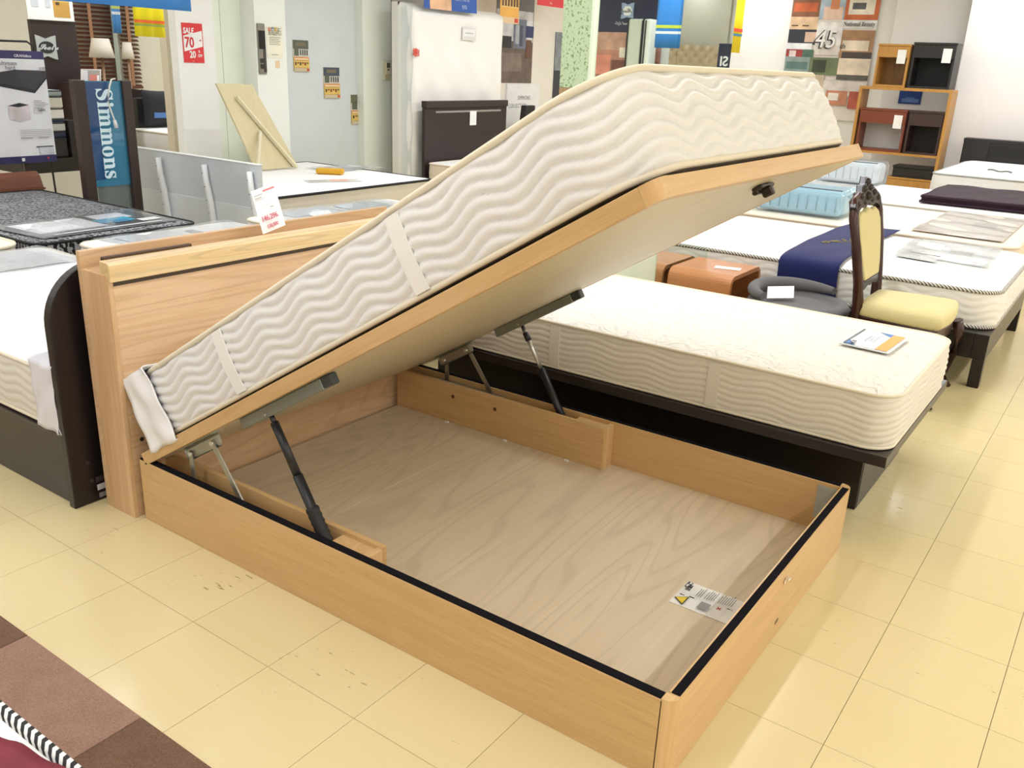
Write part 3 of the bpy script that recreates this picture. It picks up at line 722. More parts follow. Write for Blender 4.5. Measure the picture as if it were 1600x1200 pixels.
for y, z, r in ((0, 1.06, .024), (-.045, 1.03, .021), (.045, 1.03, .021), (-.1, 1.0, .02), (.1, 1.0, .02), (-.16, .965, .018), (.16, .965, .018), (0, .99, .026), (-.06, .965, .016), (.06, .965, .016)):
    m = MB(); b = bmesh.new(); bmesh.ops.create_uvsphere(b, u_segments=12, v_segments=8, radius=r)
    for f in b.faces: f.smooth = True
    m.merge(b, Matrix.Translation((backx(z) + .014, y * 1.2, z))); m.build('rosette', MAHO2, cr)
low = [(-.165, .535), (-.1, .525), (-.04, .54), (0, .53), (.04, .54), (.1, .525), (.165, .535), (.155, .575), (-.155, .575)]
smooth_mod(bplate(low, -.014, .014).build('lower_rail', MAHO2, ch_), .005)

# ------------------------------------------------------------------ the row of beds along the right
WHT = fabric('ticking_pure', '#efebe4', 240, .2, .9); WHTT = fabric('ticking_pure_top', '#f7f6f3', 200, .15, .9, .25); ROPE = None
def rope_mat(nm, c1, c2, sc):
    m, nt, b = nodes(nm); N = nt.nodes.new; Lk = nt.links.new
    tc = N('ShaderNodeTexCoord'); mp = N('ShaderNodeMapping'); mp.inputs['Rotation'].default_value = (0, 0, .78)
    wv = N('ShaderNodeTexWave'); wv.inputs['Scale'].default_value = sc; wv.bands_direction = 'DIAGONAL'
    r = N('ShaderNodeValToRGB'); r.color_ramp.interpolation = 'CONSTANT'; r.color_ramp.elements[0].color = lin(c1); r.color_ramp.elements[1].position = .5; r.color_ramp.elements[1].color = lin(c2)
    Lk(tc.outputs['Object'], wv.inputs['Vector']); Lk(wv.outputs['Fac'], r.inputs['Fac']); Lk(r.outputs['Color'], b.inputs['Base Color']); b.inputs['Roughness'].default_value = .7
    return m
ROPE = rope_mat('rope_piping', '#5d574f', '#dedad2', 30)
b3 = thing('slim_bed', 'black slim bed frame on straight legs under the mattress with the navy runner', 'bed')
part('front_rail', BLK, b3, 2.045, 2.12, 3.645, 5.19, .16, .3, bev=.003)
part('side_rail', BLK, b3, .47, 2.045, 3.645, 3.68, .16, .3, bev=.003); part('side_rail', BLK, b3, .47, 2.045, 5.155, 5.19, .16, .3, bev=.003)
part('bed_deck', BLKP, b3, .46, 2.05, 3.68, 5.155, .27, .3)
for x, y in ((2.06, 3.645), (2.06, 5.13), (.5, 3.66), (.5, 5.12)): part('leg', BLK, b3, x, x + .06, y, y + .06, 0, .16, bev=.003)
mattress('white mattress with grey rope piping and a navy runner across it', (.05, 3.735, .302), (0, 0, 0), 2.06, 1.41, .205, WHT, WHTT, ROPE, r=.12, ch=5, lam=.25, amp=.016, depth=.006, step=.02, crown=.035, piper=.011)
NAVY = fabric('navy_cloth', '#23285c', 260, .25, .85)
t = thing('bed_runner', 'navy blue bed runner draped across the white mattress behind the chair', 'bed runner')
m = MB()
def runner(u, v):
    x = .905 + .355 * u + .01 * math.sin(7 * v)
    s_ = v * 1.72 - .24
    if s_ < 0: return (x + .02 * (s_ / -.24), 3.704 + .004 * math.sin(40 * u) - .01 * math.sin(PI * (s_ / -.24)) , .52 + s_ * .8)
    y = 3.705 + s_
    z = .52 + .036 * (1 - math.exp(-s_ / .07)) + .003 * math.sin(26 * x) * math.sin(9 * s_) + .003
    return (x, y, z)
m.grid(runner, 18, 60); ro = m.build('runner_cloth', NAVY, t); so = ro.modifiers.new('t', 'SOLIDIFY'); so.thickness = .004; so.offset = 1
m = MB(); m.tube([(1.0 + .2 * k / 40 + .03 * math.sin(k * .9), 4.25 + .35 * k / 40 + .05 * math.cos(k * .7), .5645) for k in range(41)], .003, 5); m.build('gold_script', plain('#8c7d4a', .5), t)
FILM = clear('clear_film', '#f2f4f5', .25, .1, .35)
def film(name, label, pts, z, cards=(), mat=FILM, seed=1):
    t = thing(name, label, 'plastic sheet')
    A, B, C_, D = [Vector((p[0], p[1], 0)) for p in pts]; rnd = random.Random(seed); ph = [rnd.uniform(0, 6) for _ in range(4)]
    m = MB()
    def fn(u, v):
        p = A.lerp(B, u).lerp(D.lerp(C_, u), v)
        return (p.x, p.y, z + .006 + .004 * math.sin(11 * p.x + 5 * p.y + ph[0]) + .003 * math.sin(19 * p.y + ph[1] + 7 * p.x))
    m.grid(fn, 26, 26); m.build('clear_film', mat, t)
    m = MB(); ml = []
    for i, (u0, v0, u1, v1, hx) in enumerate(cards):
        mt = plain(hx, .45)
        if mt not in ml: ml.append(mt)
        q = []
        for u, v in ((u0, v0), (u1, v0), (u1, v1), (u0, v1)):
            p = A.lerp(B, u).lerp(D.lerp(C_, u), v); q.append((p.x, p.y, z + .0015 + .0008 * i))
        m.face(q, ml.index(mt))
    if ml: m.build('printed_insert', ml, t, fixn=False)
    else: m.bm.free()
    return t
film('plastic_sheet', 'clear plastic sheet with grey print on the white mattress with the navy runner', [(1.45, 4.2), (1.99, 4.12), (1.94, 5.08), (1.4, 5.06)], .547, [(.1, .3, .9, .95, '#ebe9e5'), (.45, .15, .95, .6, '#dfe0e0'), (.5, .45, .75, .62, '#aaa6a0'), (.03, .02, .45, .25, '#e9e8e5'), (.1, .5, .4, .8, '#eae3d8')], seed=3)
b5 = thing('divan_base', 'pale upholstered bed base behind the white mattress with the navy runner', 'bed')
part('base', fabric('peach_base', '#dcc6ae', 200, .3), b5, -.5, 2.0, 5.3, 6.72, .04, .31, bev=.01)
for x, y in ((.25, 5.34), (1.9, 5.34), (.25, 6.62), (1.9, 6.62)): part('foot', BLKP, b5, x, x + .06, y, y + .06, 0, .042)
PEACH = fabric('ticking_peach', '#ecdcc8', 240, .2); PEACHT = fabric('ticking_peach_top', '#f1e8d8', 200, .15, .9, .2)
mattress('peach-sided mattress under the beige cover, behind the navy-runner mattress', (-.5, 5.3, .312), (0, 0, 0), 2.5, 1.42, .205, PEACH, PEACHT, PEACH, r=.1, ch=4, step=.03, depth=.004, crown=.025)
film('plastic_cover', 'beige plastic cover sheet with a brown label on the peach-sided mattress', [(1.3, 5.38), (1.9, 5.36), (1.9, 6.68), (1.32, 6.66)], .546, [(0, 0, 1, 1, '#dccaba'), (.05, .05, .95, .95, '#e0d0c0'), (.5, .42, .78, .62, '#b3a295')], seed=5)
b6 = thing('divan_base', 'white bed base under the mattress with the folded purple throw', 'bed')
part('base', WHT, b6, -.8, 2.0, 6.95, 8.42, .04, .31, bev=.01)
for x, y in ((.05, 7.0), (1.9, 7.0), (.05, 8.3), (1.9, 8.3)): part('foot', BLKP, b6, x, x + .06, y, y + .06, 0, .042)
mattress('white mattress with a folded purple throw on its foot end', (-.8, 6.95, .312), (0, 0, 0), 2.8, 1.47, .205, WHT, WHTT, WHT, r=.1, ch=4, step=.03, depth=.004, crown=.025)
PURP = fabric('purple_throw', '#35222f', 120, .5)
t = thing('folded_throw', 'folded dark purple throw on the white mattress at the right', 'throw')
for k, (dz, ins) in enumerate(((0, 0), (.022, .012), (.044, .004))):
    m = MB()
    def fn(u, v, dz=dz, ins=ins):
        return (1.0 + ins + (.95 - 2 * ins) * u + .01 * math.sin(9 * v), 7.06 + ins + (1.2 - 2 * ins) * v + .03 * u, .55 + dz + .004 * math.sin(14 * u + k) * math.sin(11 * v))
    m.grid(fn, 16, 16); o = m.build('fold_layer', PURP, t); so = o.modifiers.new('t', 'SOLIDIFY'); so.thickness = .02; so.offset = 1
def bag_pack(name, label, loc, sx, sy, sz, hexc, ribs, rz=0):
    t = thing(name, label, 'bedding pack', loc, (0, 0, rz))
    m = MB(); m.box(-sx / 2 + .02, sx / 2 - .02, -sy / 2 + .02, sy / 2 - .02, .012, sz - .02, .045, 4); o = m.build('folded_bedding', fabric('bedding_' + hexc.strip('#'), hexc, 100, .5, .9, .6), t)
    for k in range(ribs):
        x = -sx / 2 + .06 + (sx - .12) * k / (ribs - 1)
        m = MB(); m.tube([(x, -sy / 2 + .017, .05), (x, -sy / 2 + .017, sz - .06)], .0045, 6); m.build('quilt_seam', plain('#7fa9b8' if hexc != '#e6e9ec' else '#c2c8cc', .8), t)
    m = MB(); m.box(-sx / 2, sx / 2, -sy / 2, sy / 2, .004, sz, .035, 3)
    rnd = random.Random(4)
    bmesh.ops.subdivide_edges(m.bm, edges=m.bm.edges[:], cuts=2, use_grid_fill=True)
    for v in m.bm.verts:
        if v.co.z > .01: v.co += Vector((rnd.uniform(-1, 1), rnd.uniform(-1, 1), rnd.uniform(-1, 0))) * .006
    m.build('plastic_bag', clear('bag_film', '#f4f8fa', .12, .08, .5), t)
    m = MB(); m.tube([(-sx / 2 + .02, -sy / 2 + .003, sz - .004), (sx / 2 - .02, -sy / 2 + .003, sz - .004)], .005, 6); m.build('bag_zip', plain('#5b6a70', .6), t)
    return t
bag_pack('bedding_pack', 'clear bag of light blue quilted bedding on the peach-sided mattress', (.44, 5.66, .545), .70, .52, .22, '#a9d2e2', 9)
bag_pack('bedding_pack', 'clear bag of white quilted bedding on the mattress before the bookcase', (.1, 8.16, .545), .62, .42, .23, '#e6e9ec', 8)

# bed with dark headboard against the far wall
b4 = thing('headboard_bed', 'white bed with dark shelf headboard against the far wall at right', 'bed')
part('base', WHT, b4, .76, 1.95, 8.75, 10.72, .05, .36, bev=.01)
part('headboard_panel', BLKP, b4, .68, 2.2, 10.75, 10.8, 0, .935, bev=.004)
part('headboard_shelf', BLKP, b4, .68, 2.2, 10.73, 10.95, .9, .935, bev=.003)
part('headboard_niche', plain('#0d0b0c', .6), b4, .98, 1.9, 10.735, 10.75, .74, .86)
part('headboard_frame', BLKP, b4, .7, .97, 10.73, 10.75, .3, .9); 
for x, y in ((.8, 8.8), (1.85, 8.8)): part('foot', BLKP, b4, x, x + .06, y, y + .06, 0, .052)
mattress('thick white double mattress under the dark shelf headboard by the far wall', (.76, 8.72, .362), (0, 0, 0), 1.19, 1.99, .3, WHT, WHTT, rope_mat('rope_grey', '#8f9088', '#b9b9b0', 40), r=.1, ch=5, step=.03, depth=.004, crown=.03)
m = MB(); m.tube([(1.2 + .03 * k, 9.3 - .012 * k, .702 + .006 * math.sin(k * 1.2)) for k in range(9)], .008, 6); tag(m.build('strap', plain('#6f706c', .7)), 'short grey strap lying on the thick white double mattress', 'strap')

# ------------------------------------------------------------------ bookcase and display boxes at the far wall
OAKG = wood('golden_oak', '#b17c35', '#c8954c', 'z', .8, .4, .4)
bk = thing('bookcase', 'golden oak open bookcase against the far wall', 'bookcase')
BX0, BX1, BY0, BY1 = -.62, .47, 10.62, 10.98
part('side_panel', OAKG, bk, BX0, BX0 + .035, BY0, BY1, 0, 1.439, bev=.002); part('side_panel', OAKG, bk, BX1 - .035, BX1, BY0, BY1, 0, 1.439, bev=.002)
part('top_board', OAKG, bk, BX0, BX1, BY0, BY1, 1.44, 1.475, bev=.002)
for z in (.70, .06, .255): part('shelf', OAKG, bk, BX0 + .035, BX1 - .035, BY0 + .01, BY1, z - .03, z, bev=.002)
def cubby(name, label, x0, x1, y0, y1, z0, z1, mat, inner, drawer=.0, tagc=True, top=True, handle=False):
    t = thing(name, label, 'cabinet'); th = .025
    part('side_panel', mat, t, x0, x0 + th, y0, y1, z0, z1); part('side_panel', mat, t, x1 - th, x1, y0, y1, z0, z1)
    part('bottom', mat, t, x0 + th, x1 - th, y0, y1, z0, z0 + th); part('top', mat, t, x0 - .006, x1 + .006, y0 - .008, y1, z1, z1 + .025, bev=.002)
    part('back_panel', inner, t, x0 + th, x1 - th, y1 - .015, y1 - .004, z0 + th, z1)
    if drawer: part('drawer_front', mat, t, x0 + .004, x1 - .004, y0 - .012, y0 + .006, z1 - drawer, z1 - .004, bev=.002)
    if tagc: sheet('price_slip', '', '', (x1 - .14, y0 - .016, z1 - .2), (1, 0, 0), (0, 0, 1), .1, .16, '#f4f2ee', parent=t, th=.0015)
    return t
cubby('nightstand', 'oak open nightstand standing on top of the bookcase', -.47, -.09, 10.62, 10.95, 1.4765, 1.95, OAKG, wood('oak_in', '#8a6230', '#a3783f', 'z'), .13)
cubby('nightstand', 'black nightstand standing on top of the bookcase', -.06, .42, 10.63, 10.95, 1.4765, 1.975, plain('#22201f', .4), plain('#1c1b1d', .6), .15)
cubby('nightstand', 'reddish brown nightstand on the middle bookcase shelf', -.56, -.0, 10.63, 10.93, .7015, 1.19, plain('#7c3a20', .4), plain('#d8d4ce', .7), .15)
cubby('nightstand', 'dark brown nightstand on the middle bookcase shelf', .03, .425, 10.63, 10.93, .7015, 1.19, plain('#3a2620', .4), plain('#241714', .6), .15, tagc=False)
cubby('nightstand', 'low black drawer box on the lower bookcase shelf', -.05, .42, 10.64, 10.95, .41, .525, plain('#1f1818', .4), plain('#1f1818', .5), .1, tagc=False)
cubby('nightstand', 'low light wood box under the black drawer box in the bookcase', -.1, .42, 10.64, 10.95, .256, .382, OAKG, OAKG, .1, tagc=False)
sheet('picture', 'small dark blue picture behind the upper bookcase shelf', 'picture', (at(1402, 165, y=11.44).x, 11.44, 1.27), (1, 0, 0), (0, 0, 1), .28, .22, '#1f3f86', rects=[(.15, .1, .9, .3, '#5b7fb4'), (.3, .3, .7, .4, '#4468a8')])

# photo collage poster on the far wall
p0 = at(1180, 160, y=11.57)
cx0, cx1, cz0, cz1 = -1.95, -.78, 1.0, 2.62
sheet('poster', 'large collage poster of bedroom photographs with a big 45 on the far wall', 'poster', (cx0, 11.57, cz0), (1, 0, 0), (0, 0, 1), cx1 - cx0, cz1 - cz0, '#e9dfd4',
      rects=[(.0, .82, .33, 1, '#8c5a3a'), (.02, .86, .3, .93, '#c9622f'), (.33, .8, .62, 1, '#a9bccb'), (.38, .8, .6, .9, '#e7c7b2'), (.45, .88, .55, .98, '#d68a5c'), (.62, .8, 1, 1, '#c96a3a'), (.66, .84, .95, .96, '#e8e0d0'), (.7, .88, .85, .93, '#58595a'),
             (.0, .72, .33, .82, '#ecc9a0'), (.02, .745, .1, .755, '#6a4a2c'), (.15, .745, .23, .755, '#6a4a2c'), (.6, .735, 1, .795, '#f4f1ec'), (.0, .6, .33, .72, '#2c3038'), (.2, .62, .33, .7, '#d9b9a0'), (.0, .56, .3, .61, '#e9e9ea'),
             (.33, .55, .63, .78, '#e9e6e2'), (.34, .52, .62, .6, '#d7cfc6'), (.63, .5, 1, .72, '#a9825c'), (.65, .56, .95, .64, '#e6d7c0'), (.66, .5, 1, .55, '#4b423c'), (.0, .5, .2, .56, '#9a3a34'), (.04, .5, .12, .55, '#e6d6d0'), (.2, .5, .33, .56, '#4a6a5a'),
             (.0, .38, .3, .5, '#8fa09a'), (.02, .40, .28, .46, '#5f7d78'), (.3, .36, .64, .5, '#6f7a58'), (.34, .38, .5, .48, '#3c4630'), (.64, .34, 1, .5, '#e3d3bc'), (.64, .33, 1, .37, '#5a564e'), (.5, .2, 1, .32, '#d9d2ca'), (.55, .12, .8, .24, '#c98a6a'), (.58, .16, .7, .22, '#f1e6dc'), (.82, .1, .98, .24, '#b55a44'), (.0, .1, .5, .36, '#c9b8a0')],
      texts=[('45', .31, .575, .2, '#3b3b3f', {'bold': .022, 'xs': .9, 'shear': .15}), ('45', .325, .58, .2, '#f4f2ee', {'bold': .004, 'xs': .9, 'shear': .15, 'depth': .004}), ('th', .62, .575, .06, '#3b3b3f', {'shear': .2}), (SERIF('National Beauty'), .635, .75, .05, '#4a4744', {'xs': .72})])

# things that stand opposite the mirror pier and are seen in it
def mir(u, v, y):
    p = at(u, v, y=y); p.x = 2 * MX - p.x; return p
YM = 11.57
a, b = mir(932, 0, YM), mir(1063, 0, YM); c = mir(932, 42, YM)
x0, x1 = b.x, a.x
sheet('poster', 'tall navy and rose bedroom poster seen in the mirror pier', 'poster', (mir(1040, 0, YM).x, YM, .9), (1, 0, 0), (0, 0, 1), a.x - mir(1040, 0, YM).x, 1.85, '#2b2d4a',
      rects=[(0, 0, 1, .64, '#b98372'), (0, .5, 1, .64, '#c79a8a'), (.02, .0, 1, .42, '#9a6a5e'), (.5, .44, .6, .52, '#eadfd6'), (.36, .44, .46, .52, '#eadfd6'), (.72, .3, .98, .46, '#d98a7a'), (.1, .32, .7, .42, '#7c4c44'), (.0, .0, 1, .28, '#c9b2a8')],
      texts=[(SCRIPT('Good sleep. Good life'), .18, .70, .042, '#d9dbe6', {'shear': .35, 'xs': .85})])
lx_ = mir(981, 17, YM); s = .11
m = MB(); pts = [(-s, s * 1.05), (-.55 * s, s), (0, .8 * s), (.55 * s, s), (s, s * 1.05), (.92 * s, 0), (s, -s * 1.05), (.55 * s, -s), (0, -.8 * s), (-.55 * s, -s), (-s, -s * 1.05), (-.92 * s, 0)]
lt = thing('logo_sign', 'pale blue butterfly-shaped logo plate on the navy poster in the mirror', 'sign', (lx_.x, YM - .006, lx_.z))
m.prism([(p[0], p[1]) for p in pts], 'y', -.004, 0); m.build('plate', plain('#9db0d8', .5), lt)
m = MB(); m.prism([(.8 * s, 0), (.4 * s, .6 * s), (-.4 * s, .6 * s), (-.8 * s, 0), (-.4 * s, -.6 * s), (.4 * s, -.6 * s)], 'y', -.007, -.0045); m.build('white_field', plain('#f2f4f8', .5), lt)
lettering('lettering', SCRIPT('Sealy'), .09, (-.09, -.0085, -.025), (1, 0, 0), (0, 0, 1), plain('#3c4a5a', .5), lt, bold=.01, shear=.3)
a, b = mir(988, 30, 11.3), mir(1035, 30, 11.3)
ms = thing('mattress_sample', 'upright pale mattress samples with black piping, seen in the mirror', 'mattress sample', ((a.x + b.x) / 2, 11.3, 0))
hw = (a.x - b.x) / 2
for k, (xa, xb) in enumerate(((.0, 1), (-.55, -.02))):
    m = MB(); m.box(hw * xa, hw * xb, -.12, .12, .3, a.z, .03, 3); m.build('sample_block', plain('#cfd3c8' if k == 0 else '#eceee8', .8), ms)
for xx in (.99, .02, -.04, -.2):
    m = MB(); m.tube([(hw * xx, -.125, .3), (hw * xx, -.125, a.z - .03), (hw * xx, -.09, a.z + .003), (hw * xx, .1, a.z + .003)], .012, 6); m.build('black_piping', plain('#20201e', .7), ms)
part('plinth', plain('#dddad2', .6), ms, -hw, hw, -.15, .15, 0, .3)
def banner(name, label, p, R, wd, z0, z1, hexc, bands, group=None, thick=.004):
    """hanging vinyl banner; bands: (z, height, hex)"""
    t = thing(name, label, 'banner', p); R = Vector(R).normalized(); Nn = R.cross(Vector((0, 0, 1)))
    m = MB()
    def fn(u, v): return Vector(R) * (wd * u) + Nn * (.006 * math.sin(5 * u * PI + v)) + Vector((0, 0, z0 + (z1 - z0) * v))
    m.grid(fn, 10, 6); o = m.build('vinyl_sheet', plain(hexc, .45, 0, .01), t); so = o.modifiers.new('t', 'SOLIDIFY'); so.thickness = thick
    for (z, h_, hx) in bands:
        m = MB(); m.grid(lambda u, v: Vector(R) * (wd * u) + Nn * (.006 * math.sin(5 * u * PI + (z + h_ * v - z0) / (z1 - z0)) + .0035) + Vector((0, 0, z + h_ * v)), 10, 1); m.build('stripe', plain(hx, .45, 0, 0), t, fixn=False)
    return t
a, b = mir(1026, 30, 10.6), mir(1063, 30, 10.6); zt = mir(1040, 75, 10.6).z
banner('hanging_banner', 'blue hanging banner with green and white stripes seen in the mirror', (b.x - .03, 10.6, 0), (1, 0, 0), a.x - b.x + .03, zt, CEIL, '#2f7fd0', ((mir(1040, 44, 10.6).z, .04, '#c3d440'), (mir(1040, 53, 10.6).z, .035, '#dfe8f0')))
a, b = mir(1060, 70, 11.45), mir(1126, 70, 11.45)
wallbox('wall_far_panel', plain('#b9b29f', .7, 0, .02), mir(1139, 40, 11.53).x, mir(1064, 40, 11.53).x, 11.535, 11.6, 0, CEIL)
th_ = thing('tufted_headboard', 'beige button-tufted headboard against the far wall, seen in the mirror', 'headboard', ((a.x + b.x) / 2, 11.45, 0))
hw = (a.x - b.x) / 2 + .1; zt = a.z
TUFT = fabric('tufted_beige', '#bda98c', 200, .3)
m = MB()
def tf(u, v):
    X = -hw + 2 * hw * u; Z = .3 + (zt - .3) * v; d = 0
    for k in range(2):
        cx_ = (round((X / .16) - .5 * k) + .5 * k) * .16; cz_ = (round((Z / .16) - .5 * k) + .5 * k) * .16
        d += math.exp(-((X - cx_) ** 2 + (Z - cz_) ** 2) / .0009)
    return (X, -.08 + .03 * d, Z)
m.grid(tf, 60, 60); m.build('tufted_panel', TUFT, th_)
m = MB(); m.box(-hw, hw, -.05, .06, 0, zt - .005); m.build('back_frame', TUFT, th_)
a, b = mir(1122, 85, 11.3), mir(1142, 85, 11.3); zt = mir(1130, 68, 11.3).z
ns = thing('sign_board', 'narrow navy board with white letters seen in the mirror edge', 'sign', (b.x, 11.3, 0))
part('board', plain('#22243c', .5), ns, 0, a.x - b.x, 0, .03, 0, zt)
lettering('lettering', 'SI', (a.x - b.x) * .95, (.03, -.002, zt - .3), (1, 0, 0), (0, 0, 1), plain('#eeeeee', .5), ns, bold=.02)
# the yellow banner beside the pier
p = at(1149, 0, x=.40); q_ = at(1144, 82, x=.40)
banner('hanging_banner', 'narrow yellow hanging banner with red and blue lines beside the mirror pier', (.40, p.y, 0), (0, 1, 0), .16, q_.z, CEIL, '#f7dc07', ((at(1146, 49, x=.40).z, .018, '#d8462a'), (at(1146, 56, x=.40).z, .014, '#3b7f96')))

# ------------------------------------------------------------------ bed corner at the bottom left, nearest the camera
nb = thing('divan_base', 'white bed base at the near left corner on the carpet', 'bed')
part('base', WHT, nb, -.4, 1.72, -2.3, -1.07, .007, .3, bev=.01)
BW_ROPE = rope_mat('rope_black', '#1c1c1e', '#e8e8e4', 30)
mattress('mattress with black and white rope piping at the near left corner', (-.42, -2.32, .302), (0, 0, 0), 2.16, 1.275, .2, WHT, WHTT, BW_ROPE, r=.1, ch=4, step=.02, depth=.004, crown=.012, piper=.012)
REDV = plain('#7a1428', .55, 0, .35)
t = thing('throw_blanket', 'dark red velvet throw on the near left mattress with rope piping', 'throw')
m = MB()
def fn(u, v):
    x = .3 + 1.35 * u; y = -2.25 + (1.182 - .3 * max(0, 1.37 - x) + .006 * math.sin(30 * u)) * v
    return (x, y, .526 + .007 * math.sin(26 * x + 14 * y) * math.sin(17 * y + 3) + .004 * math.sin(60 * x))
m.grid(fn, 90, 50); o = m.build('velvet_cloth', REDV, t); so = o.modifiers.new('t', 'SOLIDIFY'); so.thickness = .006; so.offset = 1
# ------------------------------------------------------------------ bed with the dark arched board, left of the storage bed
DK = plain('#1c1517', .32, 0, .06)
ba = thing('arched_bed', 'dark brown bed with round-cornered end board beside the oak headboard', 'bed')
def arch(y0, y1, zt, r, n=12):
    pts = [(y0, 0), (y1, 0)]
    for k in range(n + 1):
        a = PI / 2 * k / n; pts.append((y1 - r + r * math.cos(a), zt - r + r * math.sin(a)))
    for k in range(n + 1):
        a = PI / 2 + PI / 2 * k / n; pts.append((y0 + r + r * math.cos(a), zt - r + r * math.sin(a)))
    return pts
m = MB(); m.prism(arch(-.118, .98, .875, .2), 'x', -.282, -.245); smooth_mod(m.build('end_board', DK, ba), .004, 3)
part('side_rail', plain('#211b1f', .25, 0, .05), ba, -2.3, -.283, -.1, -.075, .0, .255, bev=.003); part('side_rail', DK, ba, -2.3, -.283, .93, .955, .0, .255, bev=.003)
part('rail_lip', plain('#3a3236', .3), ba, -2.3, -.283, -.106, -.07, .256, .272, bev=.004)
part('deck', DK, ba, -2.3, -.283, -.07, .93, .25, .285)
part('head_board', DK, ba, -2.36, -2.3, -.1, .955, 0, .47, bev=.004)
for y, z in ((-.052, .16), (-.046, .088)):
    m = MB(); m.tube([(-.2452, y, z), (-.243, y, z)], .009, 12); m.build('bolt_cover', plain('#33282a', .5), ba)
for (y, z, w_, h_, hx) in ((-.03, .075, .045, .02, '#3a3436'), (-.028, .042, .05, .022, '#c9c6c8'), (-.024, .012, .05, .018, '#8b8789')):
    part('sticker', plain(hx, .5), ba, -.245, -.2438, y, y + w_, z, z + h_)
mA = mattress('white mattress on the dark bed with the round-cornered end board', (-2.29, -.1, .288), (0, 0, 0), 2.0, 1.04, .21, CREAM2, WHTT, PIPE, r=.07, ch=6, lam=.19, amp=.009, depth=.007, step=.014, crown=.02, piper=.007)
cvA = cover('corner_cover', 2.012, 1.87, -.02, .1, -.004, .245, plain('#e6e4ea', .4, 0, .03), mA, 9); so = cvA.modifiers.new('t', 'SOLIDIFY'); so.thickness = .003
film('plastic_sheet', 'clear plastic sheet on the far end of the mattress with the corner cover', [(-2.25, -.02), (-1.75, .0), (-1.72, .9), (-2.24, .88)], .522, [(.1, .1, .9, .9, '#e6e3e2'), (.3, .3, .6, .7, '#d6d2d0')], seed=8)

# ------------------------------------------------------------------ beds behind the oak headboard
def lowbase(label, x0, x1, y0, y1, z1, mat):
    t = thing('divan_base', label, 'bed'); part('base', mat, t, x0, x1, y0, y1, .04, z1, bev=.01)
    for x in (x0 + .05, x1 - .11):
        for y in (y0 + .05, y1 - .11): part('foot', BLKP, t, x, x + .06, y, y + .06, 0, .042)
    return t
lowbase('pale bed base just behind the oak headboard', -2.24, -.36, 1.12, 2.16, .29, WHT)
mattress('white mattress just behind the oak headboard', (-2.25, 1.11, .292), (0, 0, 0), 1.9, 1.06, .21, WHT, WHTT, PIPE, r=.08, ch=4, step=.03, depth=.004, crown=.025)
film('plastic_sheet', 'clear plastic sheet on the mattress just behind the oak headboard', [(-2.2, 1.18), (-1.6, 1.2), (-1.6, 2.1), (-2.18, 2.1)], .53, [(.05, .1, .6, .5, '#e9e8e6'), (.2, .55, .8, .62, '#9a9a9a')], seed=12)
lowbase('pale bed base under the plastic covered mattress behind the price tag', -2.28, -.3, 2.32, 3.7, .29, WHT)
mattress('white mattress under grey plastic behind the price tag', (-2.29, 2.31, .292), (0, 0, 0), 1.98, 1.4, .21, WHT, WHTT, PIPE, r=.08, ch=4, step=.03, depth=.004, crown=.025)
film('plastic_sheet', 'crumpled grey plastic sheet on the mattress behind the price tag', [(-2.25, 2.4), (-1.7, 2.4), (-1.68, 3.5), (-2.26, 3.55)], .53, [(.05, .1, .45, .5, '#c9cfd2'), (.1, .55, .6, .9, '#b9c2c6'), (.3, .2, .7, .45, '#dfe2e2')], seed=14)

def zig():
    m, nt, b = nodes('black_ticking'); N = nt.nodes.new; Lk = nt.links.new
    tc = N('ShaderNodeTexCoord'); mp = N('ShaderNodeMapping'); mp.inputs['Rotation'].default_value = (0, 0, .6)
    wv = N('ShaderNodeTexWave'); wv.inputs['Scale'].default_value = 11; wv.inputs['Distortion'].default_value = 7; wv.inputs['Detail'].default_value = 1; wv.inputs['Detail Scale'].default_value = 3
    r = N('ShaderNodeValToRGB'); r.color_ramp.elements[0].position = .45; r.color_ramp.elements[1].position = .6
    r.color_ramp.elements[0].color = lin('#131416'); r.color_ramp.elements[1].color = lin('#a3a4a8')
    Lk(tc.outputs['Object'], mp.inputs['Vector']); Lk(mp.outputs[0], wv.inputs['Vector']); Lk(wv.outputs['Fac'], r.inputs['Fac']); Lk(r.outputs['Color'], b.inputs['Base Color'])
    b.inputs['Roughness'].default_value = .8
    return m
ZIG = zig(); BPIPE = plain('#121214', .7)
lowbase('black bed base under the black patterned mattress', -4.3, -2.4, .96, 1.98, .3, BLKP)
mattress('black mattress with grey woven pattern in the left background', (-4.30, .94, .302), (0, 0, 0), 1.94, 1.06, .2, ZIG, ZIG, BPIPE, r=.08, ch=1, step=.03, depth=.0, crown=.012, piper=.009)
bh = thing('headboard', 'reddish brown headboard at the far end of the black mattress', 'headboard')
m = MB(); m.prism([(-4.44, 0), (-4.34, 0), (-4.34, .52), (-4.37, .6), (-4.41, .63), (-4.44, .63)], 'y', .8, 2.06); smooth_mod(m.build('panel', wood('red_brown', '#6b3a28', '#85503a', 'y', .7, .4, .4), bh), .004)
part('cap_rail', wood('red_brown', '#6b3a28', '#85503a', 'y'), bh, -4.45, -4.33, .79, 2.07, .5, .515, bev=.003)
